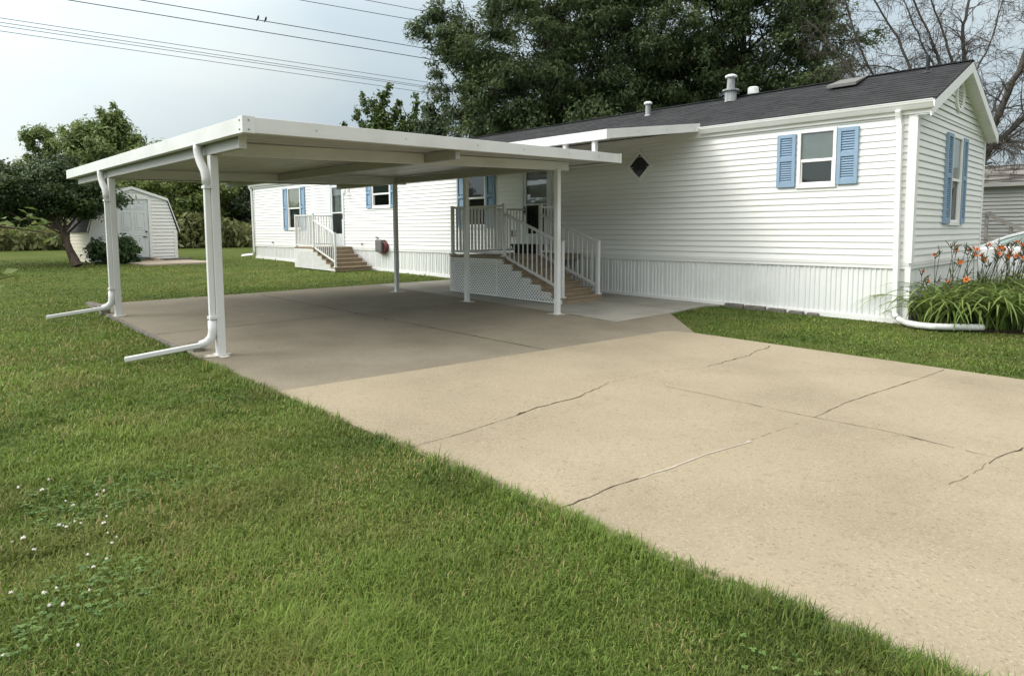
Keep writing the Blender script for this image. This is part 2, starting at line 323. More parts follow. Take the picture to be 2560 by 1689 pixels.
class MB:
    """Collects world-space faces; build() links them as ONE mesh object."""
    def __init__(s):
        s.v, s.f, s.m = [], [], []
    def quad(s, *p, mi=0):
        n = len(s.v); s.v += [tuple(q) for q in p]; s.f.append(tuple(range(n, n + len(p)))); s.m.append(mi)
    def box(s, x0, x1, y0, y1, z0, z1, mi=0, P=None):
        n = len(s.v)
        pts = [(x, y, z) for z in (z0, z1) for y in (y0, y1) for x in (x0, x1)]
        if P: pts = [P(*q) for q in pts]
        s.v += pts
        for f in ((0, 2, 3, 1), (4, 5, 7, 6), (0, 1, 5, 4), (2, 6, 7, 3), (0, 4, 6, 2), (1, 3, 7, 5)):
            s.f.append(tuple(n + i for i in f)); s.m.append(mi)
    def hexa(s, b, t, mi=0):
        """bottom ring b and top ring t of points, closed"""
        n = len(s.v); k = len(b); s.v += [tuple(q) for q in b] + [tuple(q) for q in t]
        s.f.append(tuple(n + i for i in reversed(range(k)))); s.m.append(mi)
        s.f.append(tuple(n + k + i for i in range(k))); s.m.append(mi)
        for i in range(k):
            j = (i + 1) % k
            s.f.append((n + i, n + j, n + k + j, n + k + i)); s.m.append(mi)
    def slab(s, poly, zt, thick, mi=0):
        s.hexa([(x, y, zt(x, y) - thick) for x, y in poly], [(x, y, zt(x, y)) for x, y in poly], mi)
    def bar(s, a, b, w, h, mi=0, up=(0, 0, 1)):
        a, b = Vector(a), Vector(b); d = (b - a).normalized(); u = Vector(up)
        if abs(d.dot(u)) > 0.99: u = Vector((0, 1, 0))
        r = d.cross(u).normalized(); u = r.cross(d)
        ring = lambda c: [c - r * w / 2 - u * h / 2, c + r * w / 2 - u * h / 2, c + r * w / 2 + u * h / 2, c - r * w / 2 + u * h / 2]
        s.hexa(ring(a), ring(b), mi)
    def tube(s, pts, rad, n=8, mi=0, cap=True, flat=1.0):
        pts = [Vector(p) for p in pts]
        if not hasattr(rad, '__len__'): rad = [rad] * len(pts)
        base = len(s.v); prev = None
        for i, p in enumerate(pts):
            d = (pts[min(i + 1, len(pts) - 1)] - pts[max(i - 1, 0)]).normalized()
            if prev is None:
                u = Vector((0, 0, 1)) if abs(d.z) < 0.9 else Vector((1, 0, 0))
            else: u = prev
            r = d.cross(u).normalized(); u = r.cross(d).normalized(); prev = u
            for k in range(n):
                a = 2 * math.pi * (k + 0.5) / n
                s.v.append(tuple(p + r * math.cos(a) * rad[i] + u * math.sin(a) * rad[i] * flat))
        for i in range(len(pts) - 1):
            for k in range(n):
                j = (k + 1) % n
                s.f.append((base + i * n + k, base + i * n + j, base + (i + 1) * n + j, base + (i + 1) * n + k)); s.m.append(mi)
        if cap:
            s.f.append(tuple(base + k for k in reversed(range(n)))); s.m.append(mi)
            s.f.append(tuple(base + (len(pts) - 1) * n + k for k in range(n))); s.m.append(mi)
    def lathe(s, c, prof, n=20, mi=0):
        base = len(s.v)
        for r, z in prof:
            for k in range(n):
                a = 2 * math.pi * k / n
                s.v.append((c[0] + r * math.cos(a), c[1] + r * math.sin(a), c[2] + z))
        for i in range(len(prof) - 1):
            for k in range(n):
                j = (k + 1) % n
                s.f.append((base + i * n + k, base + i * n + j, base + (i + 1) * n + j, base + (i + 1) * n + k)); s.m.append(mi)
        s.f.append(tuple(base + k for k in reversed(range(n)))); s.m.append(mi)
        s.f.append(tuple(base + (len(prof) - 1) * n + k for k in range(n))); s.m.append(mi)
    def ball(s, c, r, n=8, mi=0):
        prof = [(max(1e-4, math.sin(math.pi * i / n)) * r[0], -math.cos(math.pi * i / n) * r[1]) for i in range(n + 1)]
        s.lathe(c, prof, n + 4, mi)
    def build(s, name, mats, parent=None, origin=None, smooth=False, bevel=0.0, solid=0.0, recalc=True):
        if not isinstance(mats, (list, tuple)): mats = [mats]
        off = WLOC[parent.name] if parent is not None else (Vector(origin) if origin is not None else Vector((0, 0, 0)))
        me = bpy.data.meshes.new(name)
        me.from_pydata([(x - off.x, y - off.y, z - off.z) for x, y, z in s.v], [], s.f)
        for m in mats: me.materials.append(m)
        me.polygons.foreach_set('material_index', s.m)
        if recalc:
            bm = bmesh.new(); bm.from_mesh(me); bmesh.ops.recalc_face_normals(bm, faces=bm.faces); bm.to_mesh(me); bm.free()
        if smooth: me.polygons.foreach_set('use_smooth', [True] * len(me.polygons))
        me.update()
        o = link(name, me, parent, origin)
        if bevel:
            b = o.modifiers.new('bevel', 'BEVEL'); b.width = bevel; b.segments = 2; b.limit_method = 'ANGLE'
        if solid:
            q = o.modifiers.new('solid', 'SOLIDIFY'); q.thickness = solid
        return o

def npmesh(name, verts, faces, mats, parent=None, origin=None, tint=None, smooth=False):
    """verts (N,3) world space, faces list of (M,k) int arrays; tint per vertex"""
    off = np.array(WLOC[parent.name] if parent is not None else (origin if origin is not None else (0, 0, 0)), float)
    me = bpy.data.meshes.new(name)
    verts = np.asarray(verts, np.float32) - off.astype(np.float32)
    me.vertices.add(len(verts)); me.vertices.foreach_set('co', verts.ravel())
    loops = np.concatenate([f.ravel() for f in faces]).astype(np.int32)
    sizes = np.concatenate([np.full(len(f), f.shape[1]) for f in faces])
    starts = np.concatenate([[0], np.cumsum(sizes)[:-1]]).astype(np.int32)
    me.loops.add(len(loops)); me.loops.foreach_set('vertex_index', loops)
    me.polygons.add(len(sizes)); me.polygons.foreach_set('loop_start', starts)
    if smooth: me.polygons.foreach_set('use_smooth', np.ones(len(sizes), bool))
    me.update(calc_edges=True)
    for m in (mats if isinstance(mats, (list, tuple)) else [mats]): me.materials.append(m)
    if tint is not None:
        a = me.attributes.new('tint', 'FLOAT', 'POINT'); a.data.foreach_set('value', np.asarray(tint, np.float32))
    return link(name, me, parent, origin)

FR = lambda u, o, z: (u, -o, z)            # front wall of the home: u along x, o outwards
GA = lambda u, o, z: (o, u, z)             # gable end: u along y, o outwards

# ------------------------------------------------------------------ ground and slabs
gx = [-900, -300, -120, -45, -40, -35, -30, -25, -20, -15, -10, -5, 0, 5, 9, 30, 120, 300, 900]
gy = [-900, -300, -100, -40, -20, -12, -8.6, -4, 0, 5, 15, 40, 120, 300, 900]
mb = MB()
for i in range(len(gx) - 1):
    for j in range(len(gy) - 1):
        mb.quad(*[(x, y, gz(x) - 0.03) for x, y in ((gx[i], gy[j]), (gx[i + 1], gy[j]), (gx[i + 1], gy[j + 1]), (gx[i], gy[j + 1]))])
tag(mb.build('lawn', LAWN), 'mown green lawn around the driveway and home', 'lawn', kind='structure')

def yl(x):  # left edge of the slabs
    return -8.47 - 0.03 * (x + 8.4) if x < -2.5 else -8.645
SEAM = [(-2.50, -8.645), (-2.33, -7.0), (-2.15, -5.0), (-2.02, -3.45), (-1.92, -3.30), (-1.66, -3.215)]
zt0 = lambda x, y: gz(x)
zt1 = lambda x, y: gz(x) - 0.004
zt2 = lambda x, y: gz(x) - 0.008
drive_poly = SEAM + [(9, -3.42), (24, -3.6), (24, -8.9), (9, -8.72)]
mb = MB(); mb.slab(drive_poly, zt0, 0.15)
driveway = tag(mb.build('driveway', DRIVE, recalc=True), 'tan concrete driveway', 'driveway', kind='structure')
slab_poly = [(-10.3, yl(-10.3)), (-2.5, -8.645)] + SEAM[1:] + [(-3.0, -1.72), (-3.0, -3.215), (-3.9, -3.10), (-10.1, -2.62), (-10.32, -2.6)]
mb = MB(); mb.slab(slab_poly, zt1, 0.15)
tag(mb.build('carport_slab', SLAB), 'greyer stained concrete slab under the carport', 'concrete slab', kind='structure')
walk_poly = [(-10.18, -0.02), (-10.32, -2.59), (-10.1, -2.61), (-3.9, -3.09), (-3.01, -3.205), (-3.01, -1.74), (-3.12, -0.36), (-2.9, -0.02)]
mb = MB(); mb.slab(walk_poly, zt2, 0.15)
tag(mb.build('walkway', WALKC), 'weathered grey concrete walkway along the home', 'walkway', kind='structure')

def strip(mb, pts, w, lift, jitter=0.012, step=0.06, mi=0, gaps=0.0):
    P = [Vector((x, y, 0)) for x, y in pts]
    fine = []
    for a, b in zip(P[:-1], P[1:]):
        n = max(1, int((b - a).length / step))
        fine += [a.lerp(b, i / n) for i in range(n)]
    fine.append(P[-1])
    j = 0.0; wv = 1.0; L = []
    for i, p in enumerate(fine):
        d = (fine[min(i + 1, len(fine) - 1)] - fine[max(i - 1, 0)]).normalized(); nrm = Vector((-d.y, d.x, 0))
        j = 0.7 * j + random.uniform(-jitter, jitter)
        wv = .8 * wv + .2 * random.uniform(.2, 2.4) if step else 1
        ww = w * wv * random.uniform(0.6, 1.4) * (2.2 if random.random() < .05 else 1)
        q = p + nrm * j
        L.append((q - nrm * ww / 2, q + nrm * ww / 2))
    for (a, b), (c, d) in zip(L[:-1], L[1:]):
        if random.random() < gaps: continue
        mb.quad(*[(q.x, q.y, gz(q.x) + lift) for q in (a, c, d, b)], mi=mi)

cracks = [([(0.99, -6.02), (1.0, -5.42), (1.08, -4.72), (1.17, -4.02), (1.235, -3.36)], 0.011, 0.004, 0),
          ([(0.73, -8.66), (0.75, -8.29), (0.77, -8.0)], 0.014, 0.01, 0),
          ([(0.88, -7.14), (0.95, -6.5), (0.99, -6.02)], 0.005, 0.005, .35),
          ([(-0.34, -6.02), (0.13, -6.02), (0.59, -6.04), (0.99, -6.02)], 0.011, 0.006, .05),
          ([(0.99, -6.02), (1.48, -5.98), (1.96, -6.05), (2.27, -6.08), (4.5, -6.1)], 0.009, 0.006, .15),
          ([(-0.56, -8.66), (-0.54, -8.34), (-0.58, -7.64)], 0.007, 0.004, 0),
          ([(-0.58, -7.64), (-0.63, -7.35), (-0.63, -6.98), (-0.67, -6.6), (-0.73, -6.27)], 0.016, 0.016, 0),
          ([(-0.73, -6.27), (-0.69, -5.64), (-0.49, -4.99)], 0.006, 0.012, .4),
          ([(-0.49, -4.99), (-0.45, -4.13), (-0.52, -3.85), (-0.54, -3.39)], 0.016, 0.018, 0),
          ([(2.9, -4.9), (2.22, -5.72), (2.15, -6.0), (2.11, -6.23)], 0.010, 0.015, 0),
          ([(2.11, -6.23), (2.11, -6.37), (2.03, -6.8)], 0.006, 0.012, .2),
          ([(-0.01, -4.15), (0.66, -3.98), (1.14, -3.92), (1.23, -3.85)], 0.006, 0.006, .3),
          ([(1.23, -3.85), (2.4, -3.95), (3.5, -4.0)], 0.006, 0.006, .4)]
for pts, w, j, g in cracks:
    mb = MB(); strip(mb, pts, w * .38, 0.003, j, gaps=g); mb.build('crack', CRACK, driveway, recalc=False)
mb = MB(); strip(mb, [(0.77, -8.0), (0.81, -7.7), (0.84, -7.36), (0.88, -7.14), (0.91, -6.9)], 0.012, 0.003, 0.004); mb.build('joint_filler', CAULK, driveway, recalc=False)
# tooled control joints of the slab under the carport
mb = MB(); strip(mb, [(-9.9, -5.55), (-2.2, -5.55)], 0.01, -0.001, 0.002)
strip(mb, [(-6.3, -8.5), (-6.2, -2.95)], 0.01, -0.001, 0.002); strip(mb, [(-4.0, -3.09), (-3.0, -3.21)], 0.022, -0.001, 0.01)
for (a, b) in ((-6.4, -1.2), (-4.2, -1.2)): strip(mb, [(a, -1.2), (a + 2.2, -1.25)], 0.01, -0.0045, 0.004)
tag(mb.build('slab_joint', CRACK, recalc=False), 'thin dark control joints cut in the carport slab', 'joint', kind='structure')
# white overspray rings round the post feet
mb = MB()
for (x, y) in ((-4.41, -8.40), (-8.47, -8.40), (-4.134, -3.207), (-6.362, -3.207), (-8.61, -3.207)):
    ring = []
    for k in range(22):
        a = 2 * math.pi * k / 22; r = random.uniform(0.10, 0.22)
        ring.append((x + r * math.cos(a), y + r * math.sin(a) * 0.8, gz(x) - 0.001))
    mb.quad(*ring)
SPRAY = mat('paint_overspray', (0.50, 0.47, 0.41), 0.9, 0.1, 0.25, 25)
tag(mb.build('paint_marks', SPRAY, recalc=False), 'pale paint overspray on the slab round the post feet', 'paint marks', kind='structure')

# ------------------------------------------------------------------ the mobile home
L0, WID, ZB, ZT, ZR = -23.02, 4.52, 0.80, 3.20, 4.1585
home = empty('mobile_home', (-11, 2, 0), 'long white mobile home with blue shutters and a dark shingled roof', 'mobile home')
COURSE = 0.1016

def solid_cells(u0, u1, z0, z1, opens):
    us = sorted({u0, u1, *[c for o in opens for c in o[:2] if u0 < c < u1]})
    for a, b in zip(us[:-1], us[1:]):
        hs = sorted([(o[2], o[3]) for o in opens if o[0] <= a + 1e-6 and o[1] >= b - 1e-6])
        z = z0
        for h0, h1 in hs:
            if h0 > z: yield a, b, z, min(h0, z1)
            z = max(z, h1)
        if z < z1: yield a, b, z, z1

def siding(mb, P, u0, u1, z0, z1, opens):
    n = int(math.ceil((z1 - z0) / COURSE))
    for a, b, c, d in solid_cells(u0, u1, z0, z1, opens):
        for k in range(n):
            za, zb = z0 + k * COURSE, z0 + (k + 1) * COURSE
            lo, hi = max(za, c), min(zb, d)
            if hi - lo < 1e-4: continue
            of = lambda z: 0.018 - 0.017 * ((z - za) / COURSE) ** 1.2
            zm = lo + (hi - lo) * 0.12
            mb.quad(P(a, of(lo) - 0.003, lo), P(b, of(lo) - 0.003, lo), P(b, of(zm), zm), P(a, of(zm), zm))
            mb.quad(P(a, of(zm), zm), P(b, of(zm), zm), P(b, of(hi), hi), P(a, of(hi), hi))
            if lo == za: mb.quad(P(a, -0.004, lo + 0.010), P(b, -0.004, lo + 0.010), P(b, of(lo) - 0.003, lo), P(a, of(lo) - 0.003, lo))

WINS = {'right': (-1.70, -1.09, 2.085, 3.00, 2.505), 'mid': (-10.09, -9.35, 1.475, 2.95, 2.206), 'left': (-20.06, -19.09, 1.45, 2.95, 2.207), 'small': (-14.48, -13.51, 2.08, 2.95, 2.49)}
DOORS = {'main': (-8.09, -7.17, 0.90, 2.95, 1.985, 1.317), 'back': (-17.03, -16.15, 0.90, 2.95, 1.985, 1.306)}
opens = [(w[0] + .03, w[1] - .03, w[2] + .03, w[3] - .03) for w in WINS.values()] + [(d[0] + .03, d[1] - .03, d[2], d[3] - .03) for d in DOORS.values()]
DC = (-4.81, 2.655, 0.315)     # diamond window centre and half size
opens.append((DC[0] - .16, DC[0] + .16, DC[1] - .16, DC[1] + .16))
mb = MB(); siding(mb, FR, L0, 0.0, ZB + 0.09, ZT + 0.02, opens)
mb.box(L0, 0, 0.0, 0.018, ZB, ZB + 0.085, P=FR); mb.box(L0, 0, 0.018, 0.026, ZB + 0.055, ZB + 0.088, P=FR)
mb.build('front_siding', VINYL, home, recalc=False)
GW = (2.02, 2.70, 1.47, 2.97, 2.223)
mb = MB(); siding(mb, GA, 0.0, WID, ZB + 0.09, ZT, [(GW[0] + .03, GW[1] - .03, GW[2] + .03, GW[3] - .03)])
mb.box(0, WID, 0.0, 0.018, ZB, ZB + 0.085, P=GA); mb.box(0, WID, 0.018, 0.026, ZB + 0.055, ZB + 0.088, P=GA)
slope = (ZR - 3.217) / (WID / 2)
n = 10
for k in range(n):
    za, zb = ZT - 0.02 + k * COURSE, ZT - 0.02 + (k + 1) * COURSE
    ua, ub = max(0, (za - 3.20) / slope), max(0, (zb - 3.20) / slope)
    if ub > WID / 2: ub = WID / 2
    if ua >= WID / 2: break
    mb.quad(GA(ua, .024, za), GA(WID - ua, .024, za), GA(WID - ub, .002, zb), GA(ub, .002, zb))
    mb.quad(GA(ua, -.004, za + .01), GA(WID - ua, -.004, za + .01), GA(WID - ua, .024, za), GA(ua, .024, za))
mb.build('gable_siding', VINYL, home, recalc=False)
mb = MB()
mb.quad((L0, WID, ZB), (0, WID, ZB), (0, WID, ZT), (L0, WID, ZT))
mb.quad((L0, 0, ZB), (L0, WID, ZB), (L0, WID, ZT), (L0, WID / 2, ZR - .02), (L0, 0, ZT))
mb.build('back_siding', VINYL, home, recalc=False)

# skirting: ribbed panels
def skirting(mb, P, u0, u1, zb, zt):
    u = u0; prof = []
    pat = [(0.0, 0), (0.012, 1), (0.034, 1), (0.046, 0)]
    ribs = [0.0, 0.072, 0.148, 0.222]
    while u < u1:
        for r in ribs:
            for du, o in pat:
                if u + r + du < u1: prof.append((u + r + du, 0.016 * o))
        u += 0.33
    prof = [(u0 - .001, 0)] + prof + [(u1, 0)]
    for (a, oa), (b, ob) in zip(prof[:-1], prof[1:]):
        mb.quad(P(a, oa - .014, zb(a)), P(b, ob - .014, zb(b)), P(b, ob - .014, zt), P(a, oa - .014, zt))
mb = MB(); skirting(mb, FR, L0 + .02, -.02, lambda u: gz(u) + .005, ZB + .01); mb.build('front_skirting', SKIRT, home, recalc=False)
mb = MB(); skirting(mb, GA, .02, WID, lambda u: 0.0, ZB + .01)
mb.quad((L0 + .02, 0, .2), (L0 + .02, WID, .2), (L0 + .02, WID, ZB), (L0 + .02, 0, ZB)); mb.quad((L0, WID, 0), (0, WID, 0), (0, WID, ZB), (L0, WID, ZB))
mb.build('gable_skirting', SKIRT, home, recalc=False)
mb = MB()
for x0 in np.arange(L0, -0.1, 1.0):
    x1 = min(0, x0 + 1.0)
    mb.hexa([FR(x0, -.02, gz(x0) - .03), FR(x1, -.02, gz(x1) - .03), FR(x1, .022, gz(x1) - .03), FR(x0, .022, gz(x0) - .03)], [FR(x0, -.02, gz(x0) + .045), FR(x1, -.02, gz(x1) + .045), FR(x1, .022, gz(x1) + .045), FR(x0, .022, gz(x0) + .045)])
mb.box(0, WID, -.02, .022, -.03, .045, P=GA)
mb.build('skirting_track', TRIM, home)

# corner trims, the trim strip beside the main door
mb = MB()
mb.box(-.09, .032, .0, .032, ZB + .085, ZT - .02, P=FR); mb.box(0.0, .10, .0, .031, ZB + .085, ZT + .03, P=GA); mb.build('corner_trim', TRIM, home, bevel=.004)
mb = MB(); mb.box(-.05, .022, 0, .022, gz(0) + .045, ZB, P=FR); mb.build('corner_trim', TRIM, home)
mb = MB(); mb.box(WID - .07, WID + .02, 0, .024, ZB, ZT + .02, P=GA); mb.build('corner_trim', TRIM, home)
mb = MB(); mb.box(L0 - .02, L0 + .07, 0, .024, ZB, ZT, P=FR); mb.build('corner_trim', TRIM, home)
mb = MB(); mb.box(-7.10, -7.02, 0, .022, ZB + .09, ZT, P=FR)
for k in range(22): mb.box(-7.085, -7.055, .022, .026, ZB + .14 + k * COURSE, ZB + .175 + k * COURSE, P=FR)
mb.build('trim_strip', TRIM, home)

# roof
roof = None
ov = 0.06
def roofz(y): return 3.217 + slope * y if y < WID / 2 else 3.217 + slope * (WID - y)
X1, X0 = 0.205, L0 - 0.15
mb = MB()
for s in (0, 1):
    ya, yb = (-ov, WID / 2) if s == 0 else (WID + ov, WID / 2)
    za, zb = 3.217 - slope * ov, ZR
    ncs = 17
    for k in range(ncs):                      # lapped shingle courses
        t0, t1 = k / ncs, (k + 1) / ncs
        y0, y1 = ya + (yb - ya) * t0, ya + (yb - ya) * t1
        z0, z1 = za + (zb - za) * t0, za + (zb - za) * t1
        mb.quad((X0, y0, z0 + .014), (X1, y0, z0 + .014), (X1, y1, z1 + .004), (X0, y1, z1 + .004))
        mb.quad((X0, y0, z0), (X1, y0, z0), (X1, y0, z0 + .014), (X0, y0, z0 + .014))
    mb.quad((X1, ya, za - .02), (X1, yb, zb - .02), (X1, yb, zb + .012), (X1, ya, za + .012))
    mb.quad((X0, ya, za - .02), (X0, yb, zb - .02), (X0, yb, zb + .012), (X0, ya, za + .012))
    mb.quad((X0, ya, za - .02), (X1, ya, za - .02), (X1, yb, zb - .02), (X0, yb, zb - .02))
mb.bar((X0, WID / 2, ZR + .008), (X1 + .005, WID / 2, ZR + .008), .16, .018)
roof = mb.build('roof', SHINGLE, home, recalc=False)
# rake boards and gable soffit
for s, nm in ((0, 'rake_board'), (1, 'rake_board')):
    ya, yb = (-ov, WID / 2) if s == 0 else (WID + ov, WID / 2)
    za, zb = 3.217 - slope * ov - .012, ZR - .012
    mb = MB()
    x = X1 - .02
    mb.hexa([(x, ya, za - .17), (x, yb, zb - .17), (x, yb, zb), (x, ya, za)], [(x + .022, ya, za - .17), (x + .022, yb, zb - .17), (x + .022, yb, zb), (x + .022, ya, za)])
    mb.build(nm, TRIM, home)
    mb = MB()
    for k in range(22):                      # ribbed soffit
        t0, t1 = k / 22, (k + 1) / 22; tm = (t0 + t1) / 2
        p = lambda t, dz: (ya + (yb - ya) * t, za + (zb - za) * t - .14 + dz)
        a, m_, b = p(t0, 0), p(tm, .016), p(t1, 0)
        mb.quad((.0, *a), (x, *a), (x, *m_), (.0, *m_)); mb.quad((.0, *m_), (x, *m_), (x, *b), (.0, *b))
    mb.build('soffit', TRIM, home, recalc=False)
# gutter: an open profile run along the eave, with fascia behind
def gutter(x0, x1, zt, name='gutter', par=home):
    prof = [(-.06, 0), (-.06, -.115), (-.115, -.115), (-.135, -.085), (-.15, -.06), (-.165, -.04), (-.17, -.015), (-.178, -.012), (-.178, 0), (-.168, 0), (-.165, -.035), (-.14, -.06), (-.11, -.105), (-.07, -.105), (-.07, 0)]
    mb = MB(); mb.hexa([(x0, y, zt + z) for y, z in prof], [(x1, y, zt + z) for y, z in prof])
    return mb.build(name, TRIM, par)
gutter(-3.46, 0.24, 3.235); gutter(L0 - .2, -10.6, 3.235)
mb = MB(); mb.box(L0 - .1, 0.19, -.058, -.02, 3.06, 3.20); mb.box(L0 - .1, 0.0, -.02, .0, 3.13, 3.16); mb.build('fascia', TRIM, home)
# downspouts with elbows
def dspout(pts, w, h, name, par, m=TRIM, n=4):
    mb = MB(); mb.tube(pts, w / 2 * 1.41, n, flat=h / w); return mb.build(name, m, par, bevel=.006)
dspout([(-.21, -.11, 3.13), (-.21, -.065, 3.02), (-.19, -.06, 2.9), (-.145, -.06, .22), (-.14, -.065, .12), (-.10, -.10, .07)], .11, .07, 'downspout', home)
dspout([(L0 - .12, -.12, 3.12), (L0 - .06, -.06, 2.95), (L0 - .03, -.055, .62), (L0 - .1, -.08, .48), (L0 - .75, -.25, .42)], .085, .065, 'downspout', home)
# gable vent
mb = MB(); cy, cz, ry, rz = 2.32, 3.63, .27, .265
ring = [(cy + ry * math.cos(a), cz + rz * math.sin(a)) for a in np.linspace(0, 2 * math.pi, 28, endpoint=False)]
rin = [(cy + .76 * ry * math.cos(a), cz + .78 * rz * math.sin(a)) for a in np.linspace(0, 2 * math.pi, 28, endpoint=False)]
for k in range(28):
    j = (k + 1) % 28
    mb.hexa([(.01, *ring[k]), (.01, *ring[j]), (.01, *rin[j]), (.01, *rin[k])], [(.05, *ring[k]), (.05, *ring[j]), (.05, *rin[j]), (.05, *rin[k])])
for k in range(9):
    z = cz - .19 + k * .047; hw = .75 * ry * math.sqrt(max(0.02, 1 - ((z - cz) / (.8 * rz)) ** 2))
    mb.hexa([(.014, cy - hw, z), (.014, cy + hw, z), (.018, cy + hw, z + .004), (.018, cy - hw, z + .004)], [(.036, cy - hw, z - .03), (.036, cy + hw, z - .03), (.040, cy + hw, z - .026), (.040, cy - hw, z - .026)])
mb.build('gable_vent', TRIM, home)

# windows
def window(P, w, top_m, bot_m, glass=GLASS, slats=True):
    u0, u1, z0, z1, zr = w
    f = MB(); fw = .052
    f.box(u0, u0 + fw, -.02, .040, z0, z1, P=P); f.box(u1 - fw, u1, -.02, .040, z0, z1, P=P)
    f.box(u0 + fw, u1 - fw, -.02, .039, z1 - fw, z1, P=P); f.box(u0 + fw, u1 - fw, -.02, .039, z0, z0 + fw, P=P)
    f.box(u0 - .012, u1 + .012, .0, .044, z0 - .022, z0 - .001, P=P)
    fr = f.build('window', TRIM, home, bevel=.004)
    r = MB(); r.box(u0 + fw, u1 - fw, -.03, .024, zr - .024, zr + .024, P=P)
    for (a, b, c, d) in ((u0 + fw, u0 + fw + .022, z0 + fw, zr - .024), (u1 - fw - .022, u1 - fw, z0 + fw, zr - .024), (u0 + fw + .022, u1 - fw - .022, z0 + fw, z0 + fw + .022)):
        r.box(a, b, -.02, .012, c, d, P=P)
    r.build('sash', TRIM, fr, bevel=.003)
    g = MB(); a, b = u0 + fw, u1 - fw
    g.quad(P(a, .012, zr), P(b, .012, zr), P(b, .012, z1 - fw), P(a, .012, z1 - fw)); g.build('upper_pane', glass, fr, recalc=False)
    g = MB(); g.quad(P(a + .02, -.012, z0 + fw + .02), P(b - .02, -.012, z0 + fw + .02), P(b - .02, -.012, zr), P(a + .02, -.012, zr)); g.build('lower_pane', GLASS2, fr, recalc=False)
    s = MB()
    def blind(za, zb, o):
        k = 0; z = za
        while z < zb - .02:
            s.quad(P(a, o - .012, z), P(b, o - .012, z), P(b, o + .008, z + .024), P(a, o + .008, z + .024), mi=0 if z > zr else 1); z += .0265
    if slats: blind(z0 + fw, z1 - fw, -.03)
    else:
        s.quad(P(a, -.004, zr), P(b, -.004, zr), P(b, -.004, z1 - fw), P(a, -.004, z1 - fw), mi=0); s.quad(P(a, -.085, z0 + fw), P(b, -.085, z0 + fw), P(b, -.085, zr), P(a, -.085, zr), mi=1)
    s.quad(P(a, -.16, z0), P(b, -.16, z0), P(b, -.16, z1), P(a, -.16, z1), mi=2)
    for q in (((a, -.16, z0), (a, -.02, z0), (a, -.02, z1), (a, -.16, z1)), ((b, -.16, z0), (b, -.02, z0), (b, -.02, z1), (b, -.16, z1)), ((a, -.16, z0 + .04), (b, -.16, z0 + .04), (b, -.02, z0 + .04), (a, -.02, z0 + .04)), ((a, -.16, z1 - .04), (b, -.16, z1 - .04), (b, -.02, z1 - .04), (a, -.02, z1 - .04))):
        s.quad(*[P(*p) for p in q], mi=2)
    s.build('blind', [top_m, bot_m, DARK], fr, recalc=False)

def shutter(P, u0, u1, z0, z1, solid=False):
    s = MB(); t = .042; st = .055
    s.box(u0, u0 + st, .012, t + .012, z0, z1, P=P); s.box(u1 - st, u1, .012, t + .012, z0, z1, P=P)
    zm = z0 + (z1 - z0) * .53
    for a, b in ((z0, z0 + .085), (zm - .035, zm + .035), (z1 - .06, z1)): s.box(u0 + st, u1 - st, .012, t + .010, a, b, P=P)
    s.box(u0 + st, u1 - st, .010, .016, z0, z1, P=P)
    for a, b in ((z0 + .085, zm - .035), (zm + .035, z1 - .06)):
        if solid:
            s.box(u0 + st + .025, u1 - st - .025, .016, .036, a + .03, b - .03, P=P); continue
        k = max(3, int((b - a) / .036)); h = (b - a) / k
        for i in range(k):
            z = a + i * h
            s.hexa([P(u0 + st, .018, z + h * .55), P(u1 - st, .018, z + h * .55), P(u1 - st, .018, z + h * .95), P(u0 + st, .018, z + h * .95)],
                   [P(u0 + st, .042, z + h * .02), P(u1 - st, .042, z + h * .02), P(u1 - st, .042, z + h * .30), P(u0 + st, .042, z + h * .30)])
    s.build('shutter', SHUT, home, bevel=.0025)

window(FR, WINS['right'], BLIND, BLIND2)
window(FR, WINS['mid'], BLIND2, DARK, GLASS2)
window(FR, WINS['left'], CURTAIN, BLIND2, GLASS, slats=False)
window(FR, WINS['small'], BLIND2, DARK, GLASS2)
window(GA, GW, CURTW, DARK, slats=False)
for u0, u1, z0, z1 in ((-2.035, -1.728, 2.09, 2.955), (-1.072, -.765, 2.10, 2.975)): shutter(FR, u0, u1, z0, z1)
for u0, u1, z0, z1 in ((-10.44, -10.12, 1.455, 2.95), (-9.325, -9.01, 1.455, 2.95), (-20.42, -20.08, 1.44, 2.94), (-19.07, -18.76, 1.44, 2.94), (-14.80, -14.50, 2.08, 2.95), (-13.49, -13.19, 2.08, 2.95)): shutter(FR, u0, u1, z0, z1, True)
for u0, u1, z0, z1 in ((1.645, 1.985, 1.48, 2.96), (2.715, 3.01, 1.48, 2.96)): shutter(GA, u0, u1, z0, z1)

# diamond window with crossed muntins
def dia(r, o): return [FR(DC[0], o, DC[1] + r), FR(DC[0] + r, o, DC[1]), FR(DC[0], o, DC[1] - r), FR(DC[0] - r, o, DC[1])]
f = MB(); A, B_, C_, D_ = dia(.315, .04), dia(.235, .04), dia(.315, .0), dia(.235, .0)
for k in range(4):
    j = (k + 1) % 4
    f.hexa([A[k], A[j], B_[j], B_[k]], [C_[k], C_[j], D_[j], D_[k]])
fr = f.build('window', TRIM, home, bevel=.004)
g = MB(); g.quad(*dia(.236, .016)); g.build('pane', DARKPANE, fr, recalc=False)
g = MB(); h = .12
g.bar(FR(DC[0] - h, .022, DC[1] - h), FR(DC[0] + h, .022, DC[1] + h), .022, .012, up=(0, 1, 0)); g.bar(FR(DC[0] - h, .021, DC[1] + h), FR(DC[0] + h, .021, DC[1] - h), .022, .012, up=(0, 1, 0))
g.build('muntin', SCREEN, fr)

